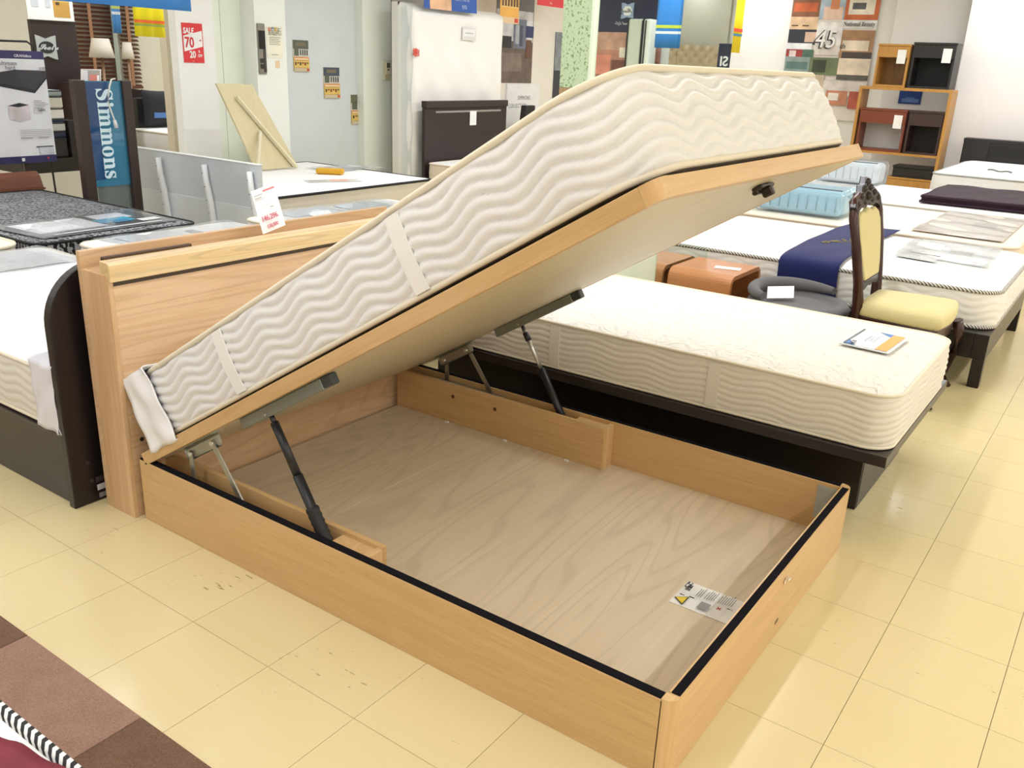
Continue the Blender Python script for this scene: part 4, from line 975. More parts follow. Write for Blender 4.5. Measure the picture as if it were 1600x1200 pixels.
film('printed_sheet', 'shiny plastic covered advertising sheet on the black patterned mattress', [(-2.43, 1.02), (-2.46, 1.92), (-3.02, 1.95), (-2.98, .98)], .516,
     [(0, 0, 1, 1, '#6e7072'), (.08, .25, .6, .9, '#d9d9de'), (.12, .3, .4, .85, '#f2f2f4'), (.55, .2, .95, .95, '#2a2b2d'), (.6, .55, .85, .9, '#e4e6ee'), (.55, .35, .8, .6, '#2b93b4'), (.62, .3, .76, .45, '#1f6f96'), (.8, .2, .95, .35, '#d8d8d8'), (.1, .05, .9, .1, '#c9c9c9')], mat=clear('gloss_film', '#ffffff', .1, .05, .3), seed=20)
lowbase('white bed base at the left edge behind the arched bed', -4.2, -2.42, -.5, .86, .29, WHT)
mattress('cream edged mattress with a dark picture sheet at the left edge', (-4.25, -.52, .292), (0, 0, 0), 1.87, 1.4, .215, PEACH, PEACHT, PIPE, r=.14, ch=4, step=.03, depth=.004, crown=.02, piper=.012)
sheet('picture_sheet', 'dark picture sheet lying on the cream edged mattress at the left edge', 'sheet', (-2.5, .1, .532), (.05, 1, 0), (-1, .05, 0), .68, .4, '#d8d2cc', rects=[(.02, .1, .92, .9, '#55565e'), (.3, .3, .8, .7, '#3e3f48'), (.1, .2, .4, .26, '#b9b9bd')])

# white bed with its headboard's ribbed back towards us
WB = plain('#d3d8dc', .45, 0, .01); WR = plain('#eceeee', .4, 0, .01)
bf = thing('white_bed', 'white bed with the ribbed back of its headboard turned to us', 'bed')
hbF = part('headboard_panel', WB, bf, -4.26, -2.7, 2.79, 2.83, .05, .788, bev=.006)
part('lower_shading_panel', plain('#dfe3e6', .45, 0, .01), bf, -4.25, -2.71, 2.783, 2.79, .05, .47, bev=.002)  # paler slab: lighter shading of the lower half put into its colour
part('top_edge', WR, bf, -4.262, -2.698, 2.785, 2.836, .786, .794, bev=.002)
for x in (-3.87, -3.29, -2.765):
    m = MB(); m.tube([(x, 2.765, .74), (x + .02, 2.755, .62), (x + .05, 2.755, .5), (x + .075, 2.758, .3), (x + .085, 2.76, .0)], [.022, .024, .026, .027, .028], 8); rb = m.build('rib', WR, bf)
    for k in range(5):
        m = MB(); zz = .68 - .1 * k; xx = x + .01 + .017 * k
        m.tube([(xx, 2.732, zz), (xx, 2.729, zz)], .005, 8); m.build('bolt_hole', plain('#8a9094', .5), rb)
part('base', PEACH, bf, -4.3, -2.71, 2.84, 4.72, .05, .34, bev=.01)
for x, y in ((-4.25, 2.9), (-2.8, 2.9), (-4.25, 4.6), (-2.8, 4.6)): part('foot', BLKP, bf, x, x + .06, y, y + .06, 0, .052)
mattress('white mattress with black edge cord beyond the ribbed headboard', (-4.32, 2.84, .342), (0, 0, 0), 1.64, 1.9, .2, fabric('ticking_sand', '#e3dacb', 200, .2), WHTT, BPIPE, r=.06, ch=2, step=.03, depth=.003, crown=.02, piper=.011)
zF = .563
t = thing('sponge_block', 'yellow foam block lying on the white mattress with black edge cord', 'foam block', (at(516, 272, z=zF).x, at(516, 272, z=zF).y, zF), (0, 0, .6))
m = MB(); m.box(-.12, .12, -.05, .05, .003, .05, .012, 2); m.build('foam', fabric('yellow_foam', '#dca93a', 90, .6), t)
m = MB(); m.box(-.1, .1, -.055, .045, .0, .004); m.build('foam_liner', plain('#c8933a', .8), t)
c = at(530, 284, z=zF); sheet('leaflet', 'pink and grey leaflet in front of the yellow foam block', 'leaflet', (c.x - .1, c.y - .25, zF + .003), (.5, 1, 0), (-1, .5, 0), .46, .16, '#d8d6d2', rects=[(.45, .2, .8, .9, '#e8b2a0'), (.05, .3, .4, .8, '#bcb9b0')], th=.002)
c = at(560, 268, z=zF); film('plastic_sheet', 'clear plastic sheet with grey print behind the yellow foam block', [(c.x - .06, c.y - .3), (c.x - .02, c.y + .4), (c.x - .45, c.y + .35), (c.x - .45, c.y - .25)], zF, [(.1, .1, .5, .9, '#c6c8ca'), (.5, .2, .9, .7, '#b0adaa'), (.6, .5, .9, .9, '#dcdcdc')], seed=30)
# easel standing on the far side of that mattress
BEI = wood('easel_wood', '#c9bb92', '#d8cba4', 'z', .8, .5, .3)
es = thing('easel_board', 'beige notice board seen from behind on its prop, on the white mattress', 'display board')
A, B, C_, D = at(337, 130, x=-4.0), at(394, 131, x=-4.0), at(446, 250, x=-3.72), at(392, 254, x=-3.72)
ez = zF + .004
ez += .012; C_ = Vector((-3.85, 4.2, ez)); D = Vector((-3.85, 3.72, ez))
A = at(338, 130, x=-4.05); B = at(394, 132, x=-4.05)
sh = (A + B) / 2 - (C_ + D) / 2
m = MB(); n_ = (B - A).cross(D - A).normalized() * .02
F = [A, B, C_, D]; K = [p + n_ for p in F]
m.face(F); m.face(K[::-1])
for i in range(4): m.face((F[i], K[i], K[(i + 1) % 4], F[(i + 1) % 4]))
m.build('board', BEI, es)
sgn_ = 1 if n_.x < 0 else -1
off = Vector((.018, -.004, 0))
def bar(nm, p, q, r, mat): 
    m = MB(); m.tube([p, q], r, 4, smooth=False); return m.build(nm, mat, es)
bar('centre_batten', A.lerp(B, .35) * .85 + D.lerp(C_, .35) * .15 + off, A.lerp(B, .9) * .0 + C_.lerp(D, .08) + off * 1.3, .02, plain('#ddd3b0', .6))
bar('prop_leg', A.lerp(B, .5) * .45 + D.lerp(C_, .5) * .55 + off, Vector((-3.72, 3.62, ez + .005)), .018, plain('#dcd2b2', .6))

# ------------------------------------------------------------------ standing frame with the blue acrylic sign
sf = thing('sign_stand', 'dark brown standing frame holding the blue acrylic sign', 'sign stand')
SX = -3.72
def yz(u, v, x=SX): p = at(u, v, x=x); return p.y, p.z
y0, zt = yz(113, 125); y1 = yz(130, 125)[0]; y2 = yz(186, 126)[0]; y3 = yz(200, 126)[0]
yb3 = yz(223, 350)[0]
BRN = wood('walnut_dark', '#2c1e1c', '#3b2a27', 'z', .8, .4, .3)
part('post', BRN, sf, SX - .05, SX + .02, y0, y1, 0, zt, bev=.003); part('post', BRN, sf, SX - .05, SX + .02, y2 + .012, y3 + .012, 0, zt, bev=.003)
part('foot', BRN, sf, SX - .2, SX + .2, y0, y1, 0, .04); part('foot', BRN, sf, SX - .2, SX + .2, y2 + .012, y3 + .012, 0, .04)
part('lower_glass', clear('sign_glass', '#dfeaea', .12, .03, .02), sf, SX - .02, SX - .014, y1, y2 + .012, .25, .6)
zb = yz(180, 290)[1]
part('acrylic_panel', clear('cyan_acrylic', '#58c2e6', .3, .03, .02), sf, SX - .012, SX - .004, y1, y2 + .012, zb, zt - .005)
part('blue_block', clear('blue_acrylic', '#2a5f9c', .6, .03, .02), sf, SX - .004, SX - .0025, y1, y2 - .09, zt - .2, zt - .01)
part('blue_block', clear('blue_acrylic', '#2a5f9c', .6, .03, .02), sf, SX - .004, SX - .0025, y1, y1 + .09, zb + .05, zt - .2)
lettering('lettering', SERIF('Simmons'), .18, (SX + .001, (y1 + y2) / 2 - .052, zt - .05), (0, 0, -1), (0, 1, 0), plain('#d9eff8', .5), sf, bold=.008, xs=.9)
m = MB(); pp = [at(u, v, x=SX + .03) for u, v in ((180, 123), (174, 124), (171, 135), (169, 150), (170, 163), (174, 175), (179, 188), (182, 200))]
m.tube(pp, .006, 6); m.tube([pp[-2], pp[-1]], [.012, .014], 8); tag(m.build('cord', plain('#e8e6e0', .5)), 'white pull cord hanging over the blue acrylic sign', 'cord')

# banner on a black stand at the left edge
DX = -4.62
ds = thing('banner_stand', 'white and navy mattress banner hanging on a black wire stand at the left edge', 'banner stand')
ya, za = yz(-60, 76, DX); yb_, _ = yz(57, 80, DX); _, zbm = yz(40, 255, DX); yr, _ = yz(77, 255, DX)
wdt = yb_ - ya; hgt = za - zbm
m = MB(); m.tube([(DX - .03, ya, yz(0, 64, DX)[1]), (DX - .03, yb_ - .05, yz(45, 65, DX)[1]), (DX - .03, yb_ - .005, yz(48, 68, DX)[1] - .02), (DX - .03, yb_, za - .1), (DX - .03, yb_ + .03, 0)], .008, 8); m.build('wire_frame', BLACKM, ds)
part('stand_foot', BLACKM, ds, DX - .25, DX + .12, yb_ + .01, yb_ + .05, 0, .02); part('stand_post', BRN, ds, DX - .06, DX - .03, yb_ - .2, yb_ - .15, 0, za)
sheet('banner_sheet', '', '', (DX, ya, zbm), (0, 1, 0), (0, 0, 1), wdt + .05, hgt, '#eeeef2', parent=ds,
      rects=[(0, .93, 1, 1, '#3a3566'), (0, 0, 1, .065, '#33305f'), ([(.3, .80), (.6, .835), (1, .83), (1, .78), (.82, .66), (.3, .73)], '#3b3a42'), ([(.3, .73), (.82, .66), (1, .78), (1, .76), (.82, .63), (.3, .70)], '#26262c'),
             ([(.45, .52), (.6, .545), (.72, .525), (.58, .505)], '#2c2a2e'), ([(.45, .52), (.58, .505), (.72, .525), (.72, .4), (.58, .375), (.45, .4)], '#d9cfd2'), (.78, .45, .88, .5, '#cfcfd2'), (.78, .07, .97, .14, '#c9ccd6'), (.74, .14, .97, .15, '#3b3b48')]
            + [(.78, .56 - .016 * k, .78 + random.uniform(.08, .2), .564 - .016 * k, '#8b8b92') for k in range(5)] + [(.55, .3 - .016 * k, .97, .304 - .016 * k, '#b0b0b6') for k in range(5)] + [(.55, .225, .7, .232, '#9a9aa0'), (.78, .225, .92, .232, '#9a9aa0'), (.52, .02, .56, .05, '#f0f0f0'), (.86, .03, .885, .05, '#c8342e')],
      texts=[('GRANdino', .60, .945, .035, '#e6e3f0', {'bold': .01}), ('ultimate', .40, .875, .05, '#6a6a74', {}), ('hard', .47, .835, .05, '#6a6a74', {}), ('25周', .9, .84, .03, '#7a7a80', {}), ('5,000', .82, .47, .03, '#55555c', {'bold': .01})])

# ------------------------------------------------------------------ far left: shelving, dark panel, blinds, lamps
XL = RX0
t = thing('shelf_cabinet', 'black open cabinet stacked with mattress samples, left background', 'cabinet')
CXX = -5.4; y0, _ = yz(84, 230, CXX); y1, _ = yz(128, 230, CXX); zt_ = yz(100, 178, CXX)[1]; zb_ = yz(100, 268, CXX)[1]
part('back_panel', plain('#191616', .5), t, CXX - .42, CXX - .4, y0 - .3, y1, zb_, zt_); part('side_panel', plain('#221c1a', .5), t, CXX - .4, CXX, y1 - .1, y1, zb_, zt_ - .06)
part('bottom_board', plain('#221c1a', .5), t, CXX - .4, CXX, y0 - .3, y1 - .1, zb_, zb_ + .12)
part('white_plinth', plain('#ddd9d0', .6), t, CXX - .4, CXX + .01, y0 - .3, y1 + .1, 0, zb_ - .002)
ys0, ys1 = y0 - .28, y1 - .11
for k, (h_, hx, lb) in enumerate(((.17, '#2b2927', 'black mattress sample at the bottom of the background cabinet'), (.055, '#26304f', 'navy mattress sample second from the bottom of the cabinet'), (.075, '#c9c9c9', 'silver wrapped mattress sample in the middle of the cabinet'), (.03, '#2a3352', 'thin navy mattress sample in the upper cabinet stack'), (.09, '#eceae6', 'white mattress sample in the upper cabinet stack'), (.1, '#d6d2c6', 'cream mattress sample near the top of the cabinet'), (.05, '#9aa6a6', 'grey wrapped mattress sample on top of the cabinet stack'))):
    z0_ = zb_ + .122 + sum((.17, .055, .075, .03, .09, .1, .05)[:k]) + .001 * k
    s_ = thing('mattress_sample', lb, 'mattress sample'); part('block', plain(hx, .6), s_, CXX - .38, CXX - .03, ys0, ys1, z0_, z0_ + h_, bev=.012)
    m = MB(); m.tube([(CXX - .03, ys0 + .01, z0_ + h_ - .006), (CXX - .03, ys1 - .01, z0_ + h_ - .006)], .006, 6); m.build('piping', plain('#3a3a3a', .7), s_)

PX = -6.3
y0, zt_ = yz(47, 30, PX); y1, _ = yz(117, 30, PX); zb_ = yz(90, 178, PX)[1]
dp = thing('logo_sign', 'tall dark brown panel with a silver butterfly-shaped logo, left background', 'sign', (PX, 0, 0))
part('panel', plain('#332624', .5), dp, -.06, 0, y0, y1, 0, zt_, bev=.003)
cl = at(72, 74, x=PX); s = .1
m = MB(); pts = [(-s, s * 1.1), (-.6 * s, s), (0, .78 * s), (.6 * s, s), (s, s * 1.1), (.95 * s, 0), (s, -s * 1.1), (.6 * s, -s), (0, -.78 * s), (-.6 * s, -s), (-s, -s * 1.1), (-.95 * s, 0)]
m.prism([(cl.y + p[0], cl.z + p[1]) for p in pts], 'x', .001, .012); pl_ = m.build('logo_plate', plain('#c3c8c8', .3, .4), dp)
m = MB(); m.prism([(cl.y + .78 * s * math.cos(a * PI / 12), cl.z + .55 * s * math.sin(a * PI / 12)) for a in range(24)], 'x', .0125, .015); m.build('logo_oval', plain('#2e2a2a', .5), pl_)
lettering('lettering', SCRIPT('Sealy'), .075, (.0165, cl.y - .08, cl.z - .02), (0, 1, 0), (0, 0, 1), plain('#d4d8d8', .4), pl_, bold=.015, shear=.25)
y0b, _ = yz(40, 10, PX); y1b, _ = yz(112, 10, PX)
sheet('poster', 'white poster with a tan photograph above the dark logo panel', 'poster', (PX + .02, y0b, zt_ + .003), (0, 1, 0), (0, 0, 1), y1b - y0b, .55, '#f3f2ee', rects=[(.56, .05, .92, .95, '#c99b4a'), (.6, .3, .9, .6, '#d9b46a'), (.62, .25, .7, .3, '#5a4a2a'), (.1, .2, .25, .4, '#cdd3d6'), (.4, .2, .5, .4, '#cdd3d6')])
# window with wooden blinds in two widths
BX = XL + .05
slm = wood('blind_slat', '#4d2a20', '#6b3c2e', 'y', .8, .4, .3)
def blind(lb, ua, ub, vt, vb, nm='blind'):
    ya_, _ = yz(ua, 60, BX); yb2, _ = yz(ub, 60, BX); zb2 = yz((ua + ub) / 2, vb, BX)[1]
    t = thing('window_blind', lb, 'blind', (BX, 0, 0)); wv_ = yb2 - ya_
    m = MB(); z = zb2
    while z < CEIL - .1:
        m.bm.verts.ensure_lookup_table(); m.box(-.02, .02, ya_, yb2, z, z + .006, M=Matrix.Translation((0, 0, z)) @ Matrix.Rotation(.55, 4, 'Y') @ Matrix.Translation((0, 0, -z))); z += .046
    o = m.build('slats', slm, t); o['kind'] = 'stuff'
    for f in (.32, .78) if wv_ > .5 else (.45,):
        m = MB(); m.box(.024, .028, ya_ + wv_ * f - .02, ya_ + wv_ * f + .02, zb2, CEIL - .1); m.build('ladder_tape', plain('#a97c5c', .7), t)
    part('bottom_rail', slm, t, -.02, .025, ya_, yb2, zb2 - .03, zb2 - .002)
    part('head_rail', slm, t, -.03, .03, ya_, yb2, CEIL - .1, CEIL - .04)
    return t
blind('wide dark wooden venetian blind behind the taller lampshade', 113, 176, 0, 126)
blind('narrow dark wooden venetian blind beside the beige wall', 188, 215, 0, 134)
def lamp(lb, uc, v0, v1, w_, xl):
    c = at(uc, (v0 + v1) / 2, x=xl); zt2 = at(uc, v0, x=xl).z; zb2 = at(uc, v1, x=xl).z; r = w_ * (xl - CAM_P.x) / (at(uc, 70, x=xl) - CAM_P).x * (c - CAM_P).length / FPX / 2
    t = thing('floor_lamp', lb, 'lamp', (xl, c.y, 0))
    m = MB(); m.lathe([(r, zb2), (r * .66, zt2), (r * .62, zt2), (r * .95, zb2)], seg=28); m.build('lamp_shade', plain('#f1e9da', .8, 0, .01), t)
    m = MB(); m.tube([(0, 0, .03), (0, 0, zb2 + .1)], .014, 8); m.build('pole', plain('#b08a6c', .5), t)
    m = MB(); m.lathe([(.14, 0), (.14, .02), (.03, .035)], seg=24); m.build('base', plain('#8a6a50', .5), t)
lamp('floor lamp with a wide cream shade before the wide wooden blind', 158, 60, 90, 33, -6.9)
lamp('floor lamp with a cream shade beside the narrow wooden blind', 199, 66, 92, 17, -7.2)
fx = -6.0; c = at(127, 124, x=fx)
sheet('framed_picture', 'small white framed picture leaning behind the blue acrylic sign', 'picture frame', (fx, c.y, c.z - .03), (0, 1, 0), (-.2, .25, 1), .2, .13, '#e8e4de', rects=[(.06, .06, .94, .94, '#a39a94'), (.4, .1, .8, .6, '#cf7f72'), (.78, .1, .9, .55, '#f0eae2'), (.06, .06, .3, .9, '#d8d8da')], th=.02)
part('cabinet_stub', BRN, tag(thing('low_cabinet', '', ''), 'dark low cabinet carrying the small picture frame', 'cabinet'), fx - .25, fx + .06, c.y - .1, c.y + .35, 0, c.z - .032)
# strip with a little blue banner between the blinds
y0, _ = yz(180, 60, XL + .1); y1, _ = yz(187, 60, XL + .1)
part('mirror_strip', plain('#aab5ae', .2, .6), tag(thing('narrow_panel', '', ''), 'narrow grey glass panel between the two wooden blinds', 'panel'), XL + .03, XL + .06, y0, y1, 0, 2.6)
zq = yz(182, 52, XL + .1)[1]
banner('hanging_banner', 'small blue hanging banner between the two wooden blinds', (XL + .16, yz(175, 30, XL + .16)[0], 0), (0, 1, 0), .11, zq, CEIL, '#4a8fd2', ((zq + .2, .03, '#dfe6ee'), (zq + .26, .03, '#c8d06a')))
# big blue and yellow banners nearer the camera
p = at(75, 0, x=-2.6); q_ = at(299, 16, x=-2.6)
banner('hanging_banner', 'long blue hanging banner across the top left', (-2.6, p.y, 0), (0, 1, 0), q_.y - p.y, (at(75, 2, x=-2.6).z + q_.z) / 2, CEIL, '#3f8fe0', ())
p = at(205, 10, x=-3.2); q_ = at(257, 60, x=-3.2)
zb2 = (at(209, 55, x=-3.2).z + q_.z) / 2
banner('hanging_banner', 'yellow hanging banner with red and blue lines below the long blue one', (-3.2, p.y + .01, 0), (0, 1, 0), q_.y - p.y, zb2, CEIL, '#fbe704', ((at(230, 36, x=-3.2).z, .018, '#e8641e'), (at(230, 41, x=-3.2).z, .012, '#8fa04a')))
# beige post and the bed in the far room
y0, _ = yz(263, 100, -4.95); y1, _ = yz(279, 100, -4.95)
wallbox('trim_2', plain('#d9cdb4', .6, 0, .02), -5.05, -4.95, y0, y1, 0, CEIL)
bx_ = -6.2
fb = thing('far_bed', 'dark headboarded bed seen beside the blue acrylic sign in the far room', 'bed')
y0, zt_ = yz(213, 153, bx_); y1, _ = yz(270, 153, bx_); zb_ = yz(240, 198, bx_)[1]
part('headboard', plain('#222023', .5), fb, bx_ - .12, bx_, y0, y1, 0, zt_, bev=.01)
m = MB(); yc0 = yz(200, 140, bx_ - .2)[0]; m.prism([(yc0, 0), (y1 - .1, 0), (y1 - .1, zt_ - .02), (yc0 + .35, zt_ + .04), (yc0, zt_ + .09)], 'x', bx_ - .3, bx_ - .2); m.build('curved_board', plain('#2b1c18', .5), fb)
part('base', plain('#cfc5b0', .8), fb, bx_ + .005, bx_ + 1.1, y0 - .1, y1, 0, zb_ - .2, bev=.01)
mattress('white mattress on the dark headboarded bed in the far room', (bx_ + .01, y0 - .1, zb_ - .198), (0, 0, 0), 1.1, y1 - y0 + .1, .18, WHT, WHTT, PIPE, r=.05, ch=2, step=.05, depth=.003)
pc = at(252, 178, x=bx_ + .12)
pw = thing('cushion', 'charcoal cushion with a blue stripe leaning on the far room headboard', 'cushion', (bx_ + .1, pc.y, zb_))
m = MB()
def cu(u, v):
    a = (u - .5) * 2; b = (v - .5) * 2
    k = (1 - a ** 4) * (1 - b ** 4)
    return (.05 + .06 * k ** .5, a * .22 * (1 + .06 * b * b), .03 + .17 * (b + 1) * (1 + .05 * a * a))
m.grid(cu, 18, 18); m.grid(lambda u, v: (.1 - cu(u, v)[0] + .0, cu(u, v)[1], cu(u, v)[2]), 18, 18); m.build('cushion_cover', fabric('charcoal', '#38383c', 160, .3), pw)
m = MB(); m.grid(lambda u, v: (cu(.18 + .8 * u, .22 + .16 * v)[0] + .004,) + cu(.18 + .8 * u, .22 + .16 * v)[1:], 14, 4); m.build('blue_stripe', plain('#5b86c8', .6), pw)

# ------------------------------------------------------------------ on the lobby wall
y0, z1_ = yz(283, 35, XW + .004); y1, _ = yz(312, 35, XW + .004); z0_ = yz(300, 98, XW + .004)[1]
sheet('sale_sign', 'red and white SALE sign on the white column', 'sign', (XW + .006, y0, z0_), (0, 1, 0), (0, 0, 1), y1 - y0 + .02, z1_ - z0_, '#e0363a',
      rects=[([(.04, .28), (.96, .42), (.96, .82), (.04, .68)], '#f4f2f0')],
      texts=[('SALE', .03, .74, .2, '#f8f4f2', {'bold': .03, 'shear': .15, 'xs': .78}), ('70', .08, .39, .37, '#d8343a', {'bold': .02, 'xs': .8}), ('-', .8, .53, .2, '#d8343a', {'bold': .02}), ('20', .28, .13, .24, '#f8f4f2', {'bold': .03, 'xs': .8}), ('%', .72, .26, .09, '#f8f4f2', {'bold': .02, 'xs': .8}), ('OFF', .68, .15, .1, '#f8f4f2', {'bold': .02, 'xs': .8}), ('tax', .4, .03, .05, '#f0c0c0', {})])
y0, z1_ = yz(400, 36, XW); y1, _ = yz(409, 36, XW); z0_ = yz(410, 116, XW)[1]
cp = thing('call_panel', 'slim black and silver lift call panel on the column', 'control panel', (XW, y0, z0_))
h_ = z1_ - z0_; w_ = y1 - y0 + .02
part('plate', plain('#8f8a80', .35, .6), cp, .001, .018, 0, w_, 0, h_, bev=.006); part('display', plain('#1b1a18', .2), cp, .0185, .021, .005, w_ - .005, h_ * .5, h_ * .86); part('lower_plate', plain('#4c4a46', .3, .4), cp, .0185, .021, w_ * .6, w_ - .003, .02, h_ * .5)
for k in (.16, .27): part('button', plain('#2b2a28', .4), cp, .0185, .024, .012, w_ - .03, h_ * k - .02, h_ * k + .02, bev=.002)
y0, z1_ = yz(415, 40, XW); y1, _ = yz(440, 40, XW); z0_ = yz(430, 91, XW)[1]
sheet('notice', 'cream notice with coloured heading beside the lift call panel', 'notice', (XW + .004, y0, z0_), (0, 1, 0), (0, 0, 1), y1 - y0, z1_ - z0_, '#f4f0dc', rects=[(.15, .42 + .055 * k, .85 - .08 * (k % 2), .44 + .055 * k, '#a8a594') for k in range(5)] + [(.25, .1, .7, .12, '#b8b5a4')],
      texts=[('お', .08, .84, .15, '#e07a4a', {'bold': .02}), ('客', .27, .84, .15, '#5a7fc0', {'bold': .02}), ('様', .48, .84, .15, '#d8b040', {'bold': .02}), ('に', .7, .84, .15, '#8a9a8a', {'bold': .02}), ('おねがい', .1, .72, .14, '#8a8f7a', {'bold': .01})])
sheet('sticker', 'tiny orange sticker below the cream notice', 'sticker', (XW + .004, (y0 + y1) / 2, z0_ - .09), (0, 1, 0), (0, 0, 1), .05, .07, '#efd3a8')
XR = XW - .1
def flyer(lb, u0, v0, u1, v1, top, gp='flyers on the recessed lobby wall'):
    a, b = at(u0, v0, x=XR + .004), at(u1, v1, x=XR + .004)
    rnd = random.Random(u0)
    sheet('flyer', lb, 'flyer', (XR + .005, a.y, b.z), (0, 1, 0), (0, 0, 1), b.y - a.y, a.z - b.z, '#e6cf9a',
          rects=[(0, .72, 1, 1, top), (.2, .82, .8, .93, '#7d7458'), (0, .48, 1, .72, '#d8d6d0'), (.05, .5, .35, .75, '#5f6552')] + [(.42 + .14 * k, .52, .5 + .14 * k, .7, '#4f4a44') for k in range(4)] + [(0, .36, 1, .47, '#e2a070'), (.05, .38, .95, .42, '#f0e0b0'), (0, .12, 1, .35, '#e2c168')] + [(.06 + .15 * k, .2 + .05 * (k % 2), .16 + .15 * k, .3, rnd.choice(('#5a4a2c', '#8a3c2a', '#4d5a3c'))) for k in range(6)] + [(0, 0, 1, .11, '#cfc0a0'), (.8, .02, .95, .1, '#d0532c')], group=gp)
flyer('colourful flyer nearest the lift call panel, highest of three', 457, 62, 483, 112, '#5f6253')
flyer('colourful flyer with dark blue top, middle of three', 505, 105, 531, 153, '#4a5262')
flyer('colourful flyer half hidden by the jamb, lowest of three', 548, 148, 575, 193, '#6a6a50')
y0, z1_ = yz(600, 95, XW); z0_ = yz(600, 125, XW)[1]
rc = thing('remote_control', 'small beige remote control on the jamb with a dark screen', 'remote control', (XW, y0, z0_))
part('holder', plain('#cfc3a4', .5), rc, .001, .02, -.01, .08, 0, z1_ - z0_, bev=.004); part('remote_body', plain('#e0d9c4', .5), rc, .02, .032, .0, .07, .06, z1_ - z0_ - .005, bev=.004); part('screen', plain('#4a4438', .3), rc, .0325, .034, .01, .06, z1_ - z0_ - .07, z1_ - z0_ - .02)
for k in range(3): part('button', plain('#6a6252', .5), rc, .0325, .035, .02, .05, .1 + .025 * k, .115 + .025 * k)

# wrapped mattress on end, headboard and bed before it
wm = thing('wrapped_mattress', 'tall white mattress wrapped in plastic standing on end by the wall', 'mattress')
y0 = yz(642, 20, -4.0)[0]; y1 = yz(793, 20, -4.0)[0]
m = MB(); rnd = random.Random(5)
def fn(u, v):
    y = y0 + (y1 - y0) * u; z = .02 + 2.1 * v
    e = min(u, 1 - u, 1 - v) ; r_ = min(1, e / .06)
    return (-4.18 + .18 * math.sqrt(max(0, 1 - (1 - r_) ** 2)) + .012 * math.sin(13 * y + 4 * z) * math.sin(7 * z + 2 * y) * r_, y, z)
m.grid(fn, 50, 50); m.build('front_face', plain('#f5f2ec', .45, 0, .01), wm)
m = MB(); m.box(-4.27, -4.18, y0, y1, .02, 2.12, .0); m.build('body', plain('#efece4', .6, 0, .01), wm)
m = MB(); m.grid(lambda u, v: (-4.12 + .15 * u, y0 - .02 + .06 * math.sin(u * 3) + .015 * math.sin(20 * v) * u, .1 + 2.0 * v), 8, 30); m.build('loose_film', clear('bag_film', '#f4f8fa', .12, .08, .5), wm)
a = at(646, 68, x=-3.99); lettering('red_print', '壊I', .09, (-3.985, a.y - .02, a.z - .12), (0, 1, 0), (0, 0, 1), plain('#d8442c', .6), wm, bold=.02)
a = at(722, 42, x=-3.98); b = at(743, 64, x=-3.98); sheet('wrap_label', '', '', (-3.975, a.y, b.z), (0, 1, 0), (0, 0, 1), b.y - a.y, a.z - b.z, '#dcdcd8', rects=[(.1, .3, .9, .85, '#f0f0ec'), (.2, .5, .8, .6, '#c2c2be')], parent=wm, th=.002)
y0 = yz(664, 158, -3.85)[0]; y1 = yz(792, 160, -3.85)[0]; zt_ = yz(664, 158, -3.85)[1]
dh = thing('headboard', 'dark brown panel headboard with a slim groove before the wrapped mattress', 'headboard', (-3.85, y0, 0))
WL = y1 - y0
part('panel', plain('#2f2322', .5), dh, -.04, 0, 0, WL, 0, zt_ - .07, bev=.003); part('top_rail', plain('#352827', .45), dh, -.05, .02, 0, WL, zt_ - .069, zt_, bev=.004)
part('groove_inlay', plain('#9a938c', .4), dh, .0005, .003, WL * .12, WL * .92, zt_ - .125, zt_ - .105)
part('price_slip', plain('#efedea', .6), dh, .004, .006, WL * .52, WL * .60, zt_ - .27, zt_ - .115)
lowbase('peach bed base below the dark panel headboard', -3.8, -1.9, 6.0, 7.5, .3, PEACH)
mattress('peach sided mattress below the dark panel headboard', (-3.8, 5.98, .302), (0, 0, 0), 1.92, 1.52, .2, PEACH, WHTT, PEACH, r=.08, ch=3, step=.04, depth=.004, crown=.02)
XB = XW - .06
a, b = at(662, 0, x=-3.96), at(744, 17, x=-3.96)
sheet('poster', 'blue poster with white lettering above the wrapped mattress', 'poster', (-3.95, a.y, b.z - .03), (0, 1, 0), (-.05, 0, 1), b.y - a.y, .55, '#2456a8', rects=[(.1, .0, .5, .35, '#e3b48c'), (.1, .25, .5, .4, '#f0d0b0')], texts=[('ウェスティンホテル', .55, .2, .09, '#e4ecf6', {'xs': .6}), ('モデル', .7, .06, .09, '#e4ecf6', {'xs': .6})])
a, b = at(776, 0, x=XB), at(836, 130, x=XB)
a2 = at(835, 0, x=XB)
sheet('poster', 'poster of a bed with plaid blanket in a grey room', 'poster', (XB + .006, a.y, b.z), (0, 1, 0), (0, 0, 1), a2.y - a.y, CEIL - .15 - b.z, '#7e7f82',
      rects=[(0, 0, 1, .36, '#6d5f55'), (0, .1, .7, .26, '#82746a'), (.0, .36, .98, .62, '#d9dade'), (.3, .52, .6, .6, '#eef0f2'), (.45, .3, .8, .55, '#7a8090'), (.5, .34, .6, .5, '#b8bcc6'), (.62, .32, .7, .5, '#4a5064'), (.78, .4, 1, .5, '#35406a'), (.0, .3, .4, .4, '#2c2a2e'), (.8, .22, .95, .38, '#6a4a38')])
a, b = at(791, 131, x=XB + .01), at(838, 205, x=XB + .01)
sheet('sign_board', 'white board lettered COLLECTION below the plaid blanket poster', 'sign', (XB + .03, a.y, .3), (0, 1, 0), (0, 0, 1), b.y - a.y, a.z - .3, '#efefef', texts=[('SIMMONS', .32, .80, .075, '#8a8a8e', {'xs': .8, 'space': 1.2}), ('COLLECTION', .05, .70, .075, '#8a8a8e', {'xs': .8, 'space': 1.2})], th=.03)
a, b = at(820, 165, x=-4.2), at(835, 200, x=-4.2)
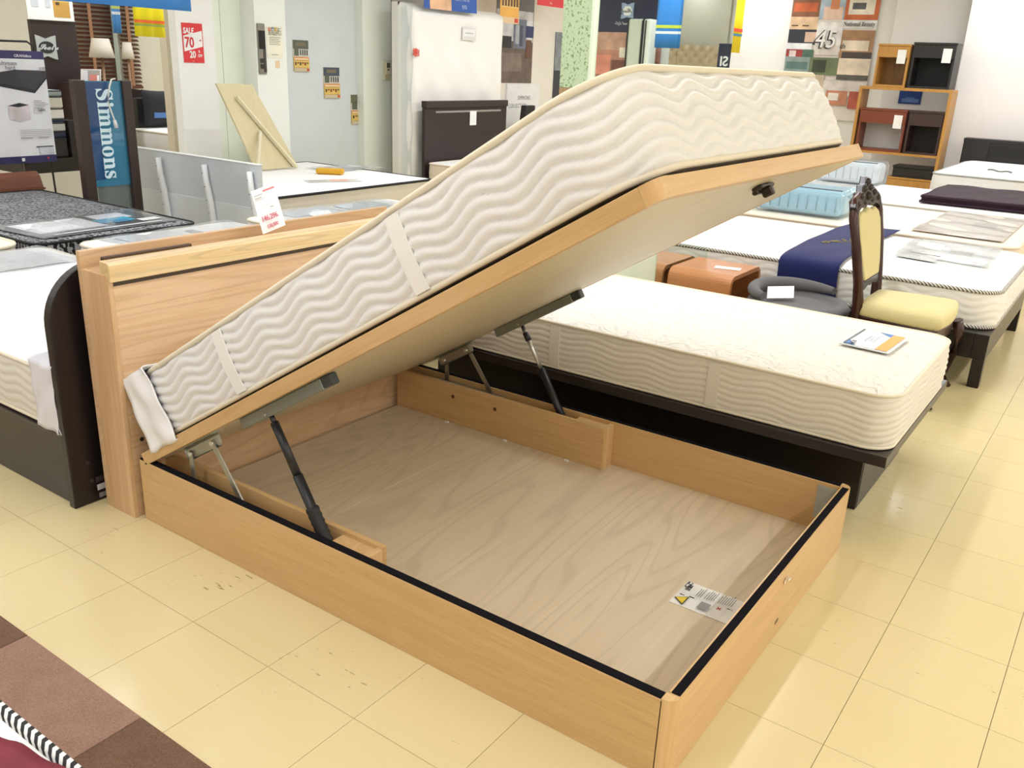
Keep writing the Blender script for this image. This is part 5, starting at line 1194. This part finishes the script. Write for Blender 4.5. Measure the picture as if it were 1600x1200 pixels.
t = thing('speaker_box', 'small black box standing before the white lettered board', 'box'); m = MB(); m.prism([(a.y + .03, a.z), (b.y, a.z), (b.y + .0, .3), (a.y - .08, .3)], 'x', -4.28, -4.2); smooth_mod(m.build('body', plain('#171719', .4), t), .01); part('stand', plain('#2a2a2c', .5), t, -4.27, -4.21, a.y, b.y - .02, 0, .299)
a, b = at(782, 0, x=-4.2), at(810, 38, x=-4.2)
sheet('flyer', 'orange sale flyer hanging before the plaid blanket poster', 'flyer', (-4.2, a.y, b.z), (0, 1, 0), (0, 0, 1), b.y - a.y, .6, '#f0b552', rects=[(0, .62, 1, .9, '#e88a4a'), (.05, .3, .95, .5, '#f6d488')] + [(.08 + .15 * k, .32, .18 + .15 * k, .46, '#6b4a2a') for k in range(6)] + [(.0, .0, 1, .12, '#e8c8a0'), (.75, .02, .95, .1, '#d8442c')])
a, b = at(840, 0, x=-4.1), at(880, 13, x=-4.1)
sheet('sign_board', 'red sign with white bird mark at the top centre', 'sign', (-4.1, a.y, b.z), (0, 1, 0), (0, 0, 1), b.y - a.y, .45, '#e2383e', rects=[([(.45, .32), (.75, .3), (.55, .18), (.45, .22)], '#f6f2f0'), ([(.7, .34), (.8, .3), (.74, .26)], '#f6f2f0')], texts=[('Tax', .45, .06, .09, '#f4d8d4', {})])
a, b = at(868, 50, x=XB), at(884, 130, x=XB)
sheet('sign_board', 'narrow dark standing board beside the spotted green panel', 'sign', (XB + .01, a.y, .2), (0, 1, 0), (0, 0, 1), .7, a.z - .2, '#3a3c42', rects=[(0, .72, 1, 1, '#8a9096'), (.1, .2, .5, .24, '#d8d8d8')])

# price tag on the oak headboard rail
pt = [at(387, 310, x=-.1), at(423, 304, x=-.1), at(437, 366, x=-.1), at(402, 372, x=-.1)]
Rv = pt[2] - pt[3]; Uv = Rv.cross(Vector((1, 0, 0))).normalized() * -1
Uv = Vector((0, -.2, .98))
o_ = Vector((-.1, .639, .9)); Rv = Vector((0, .98, .2)).normalized()
sheet('price_tag', 'white price tag with red figures standing on the oak headboard rail', 'price tag', (-.068, .642, .918), (0, .98, .2), (-.1, -.2, .98), .113, .165, '#f3f1f0',
      rects=[(.45, .9, .95, .94, '#d88'.replace('d88', 'dd8888')), (.05, .86, .4, .875, '#a9a9a9'), (.05, .8, .35, .815, '#a9a9a9'), (.05, .76, .45, .77, '#bbbbbb'), (.2, .6, .6, .612, '#cfcfcf'), (.55, .52, .7, .54, '#aaaaaa')],
      texts=[('146,296.', .06, .27, .175, '#cf5266', {'xs': .85}), ('158,000', .2, .09, .125, '#cf5a6c', {'xs': .85})], th=.0012)
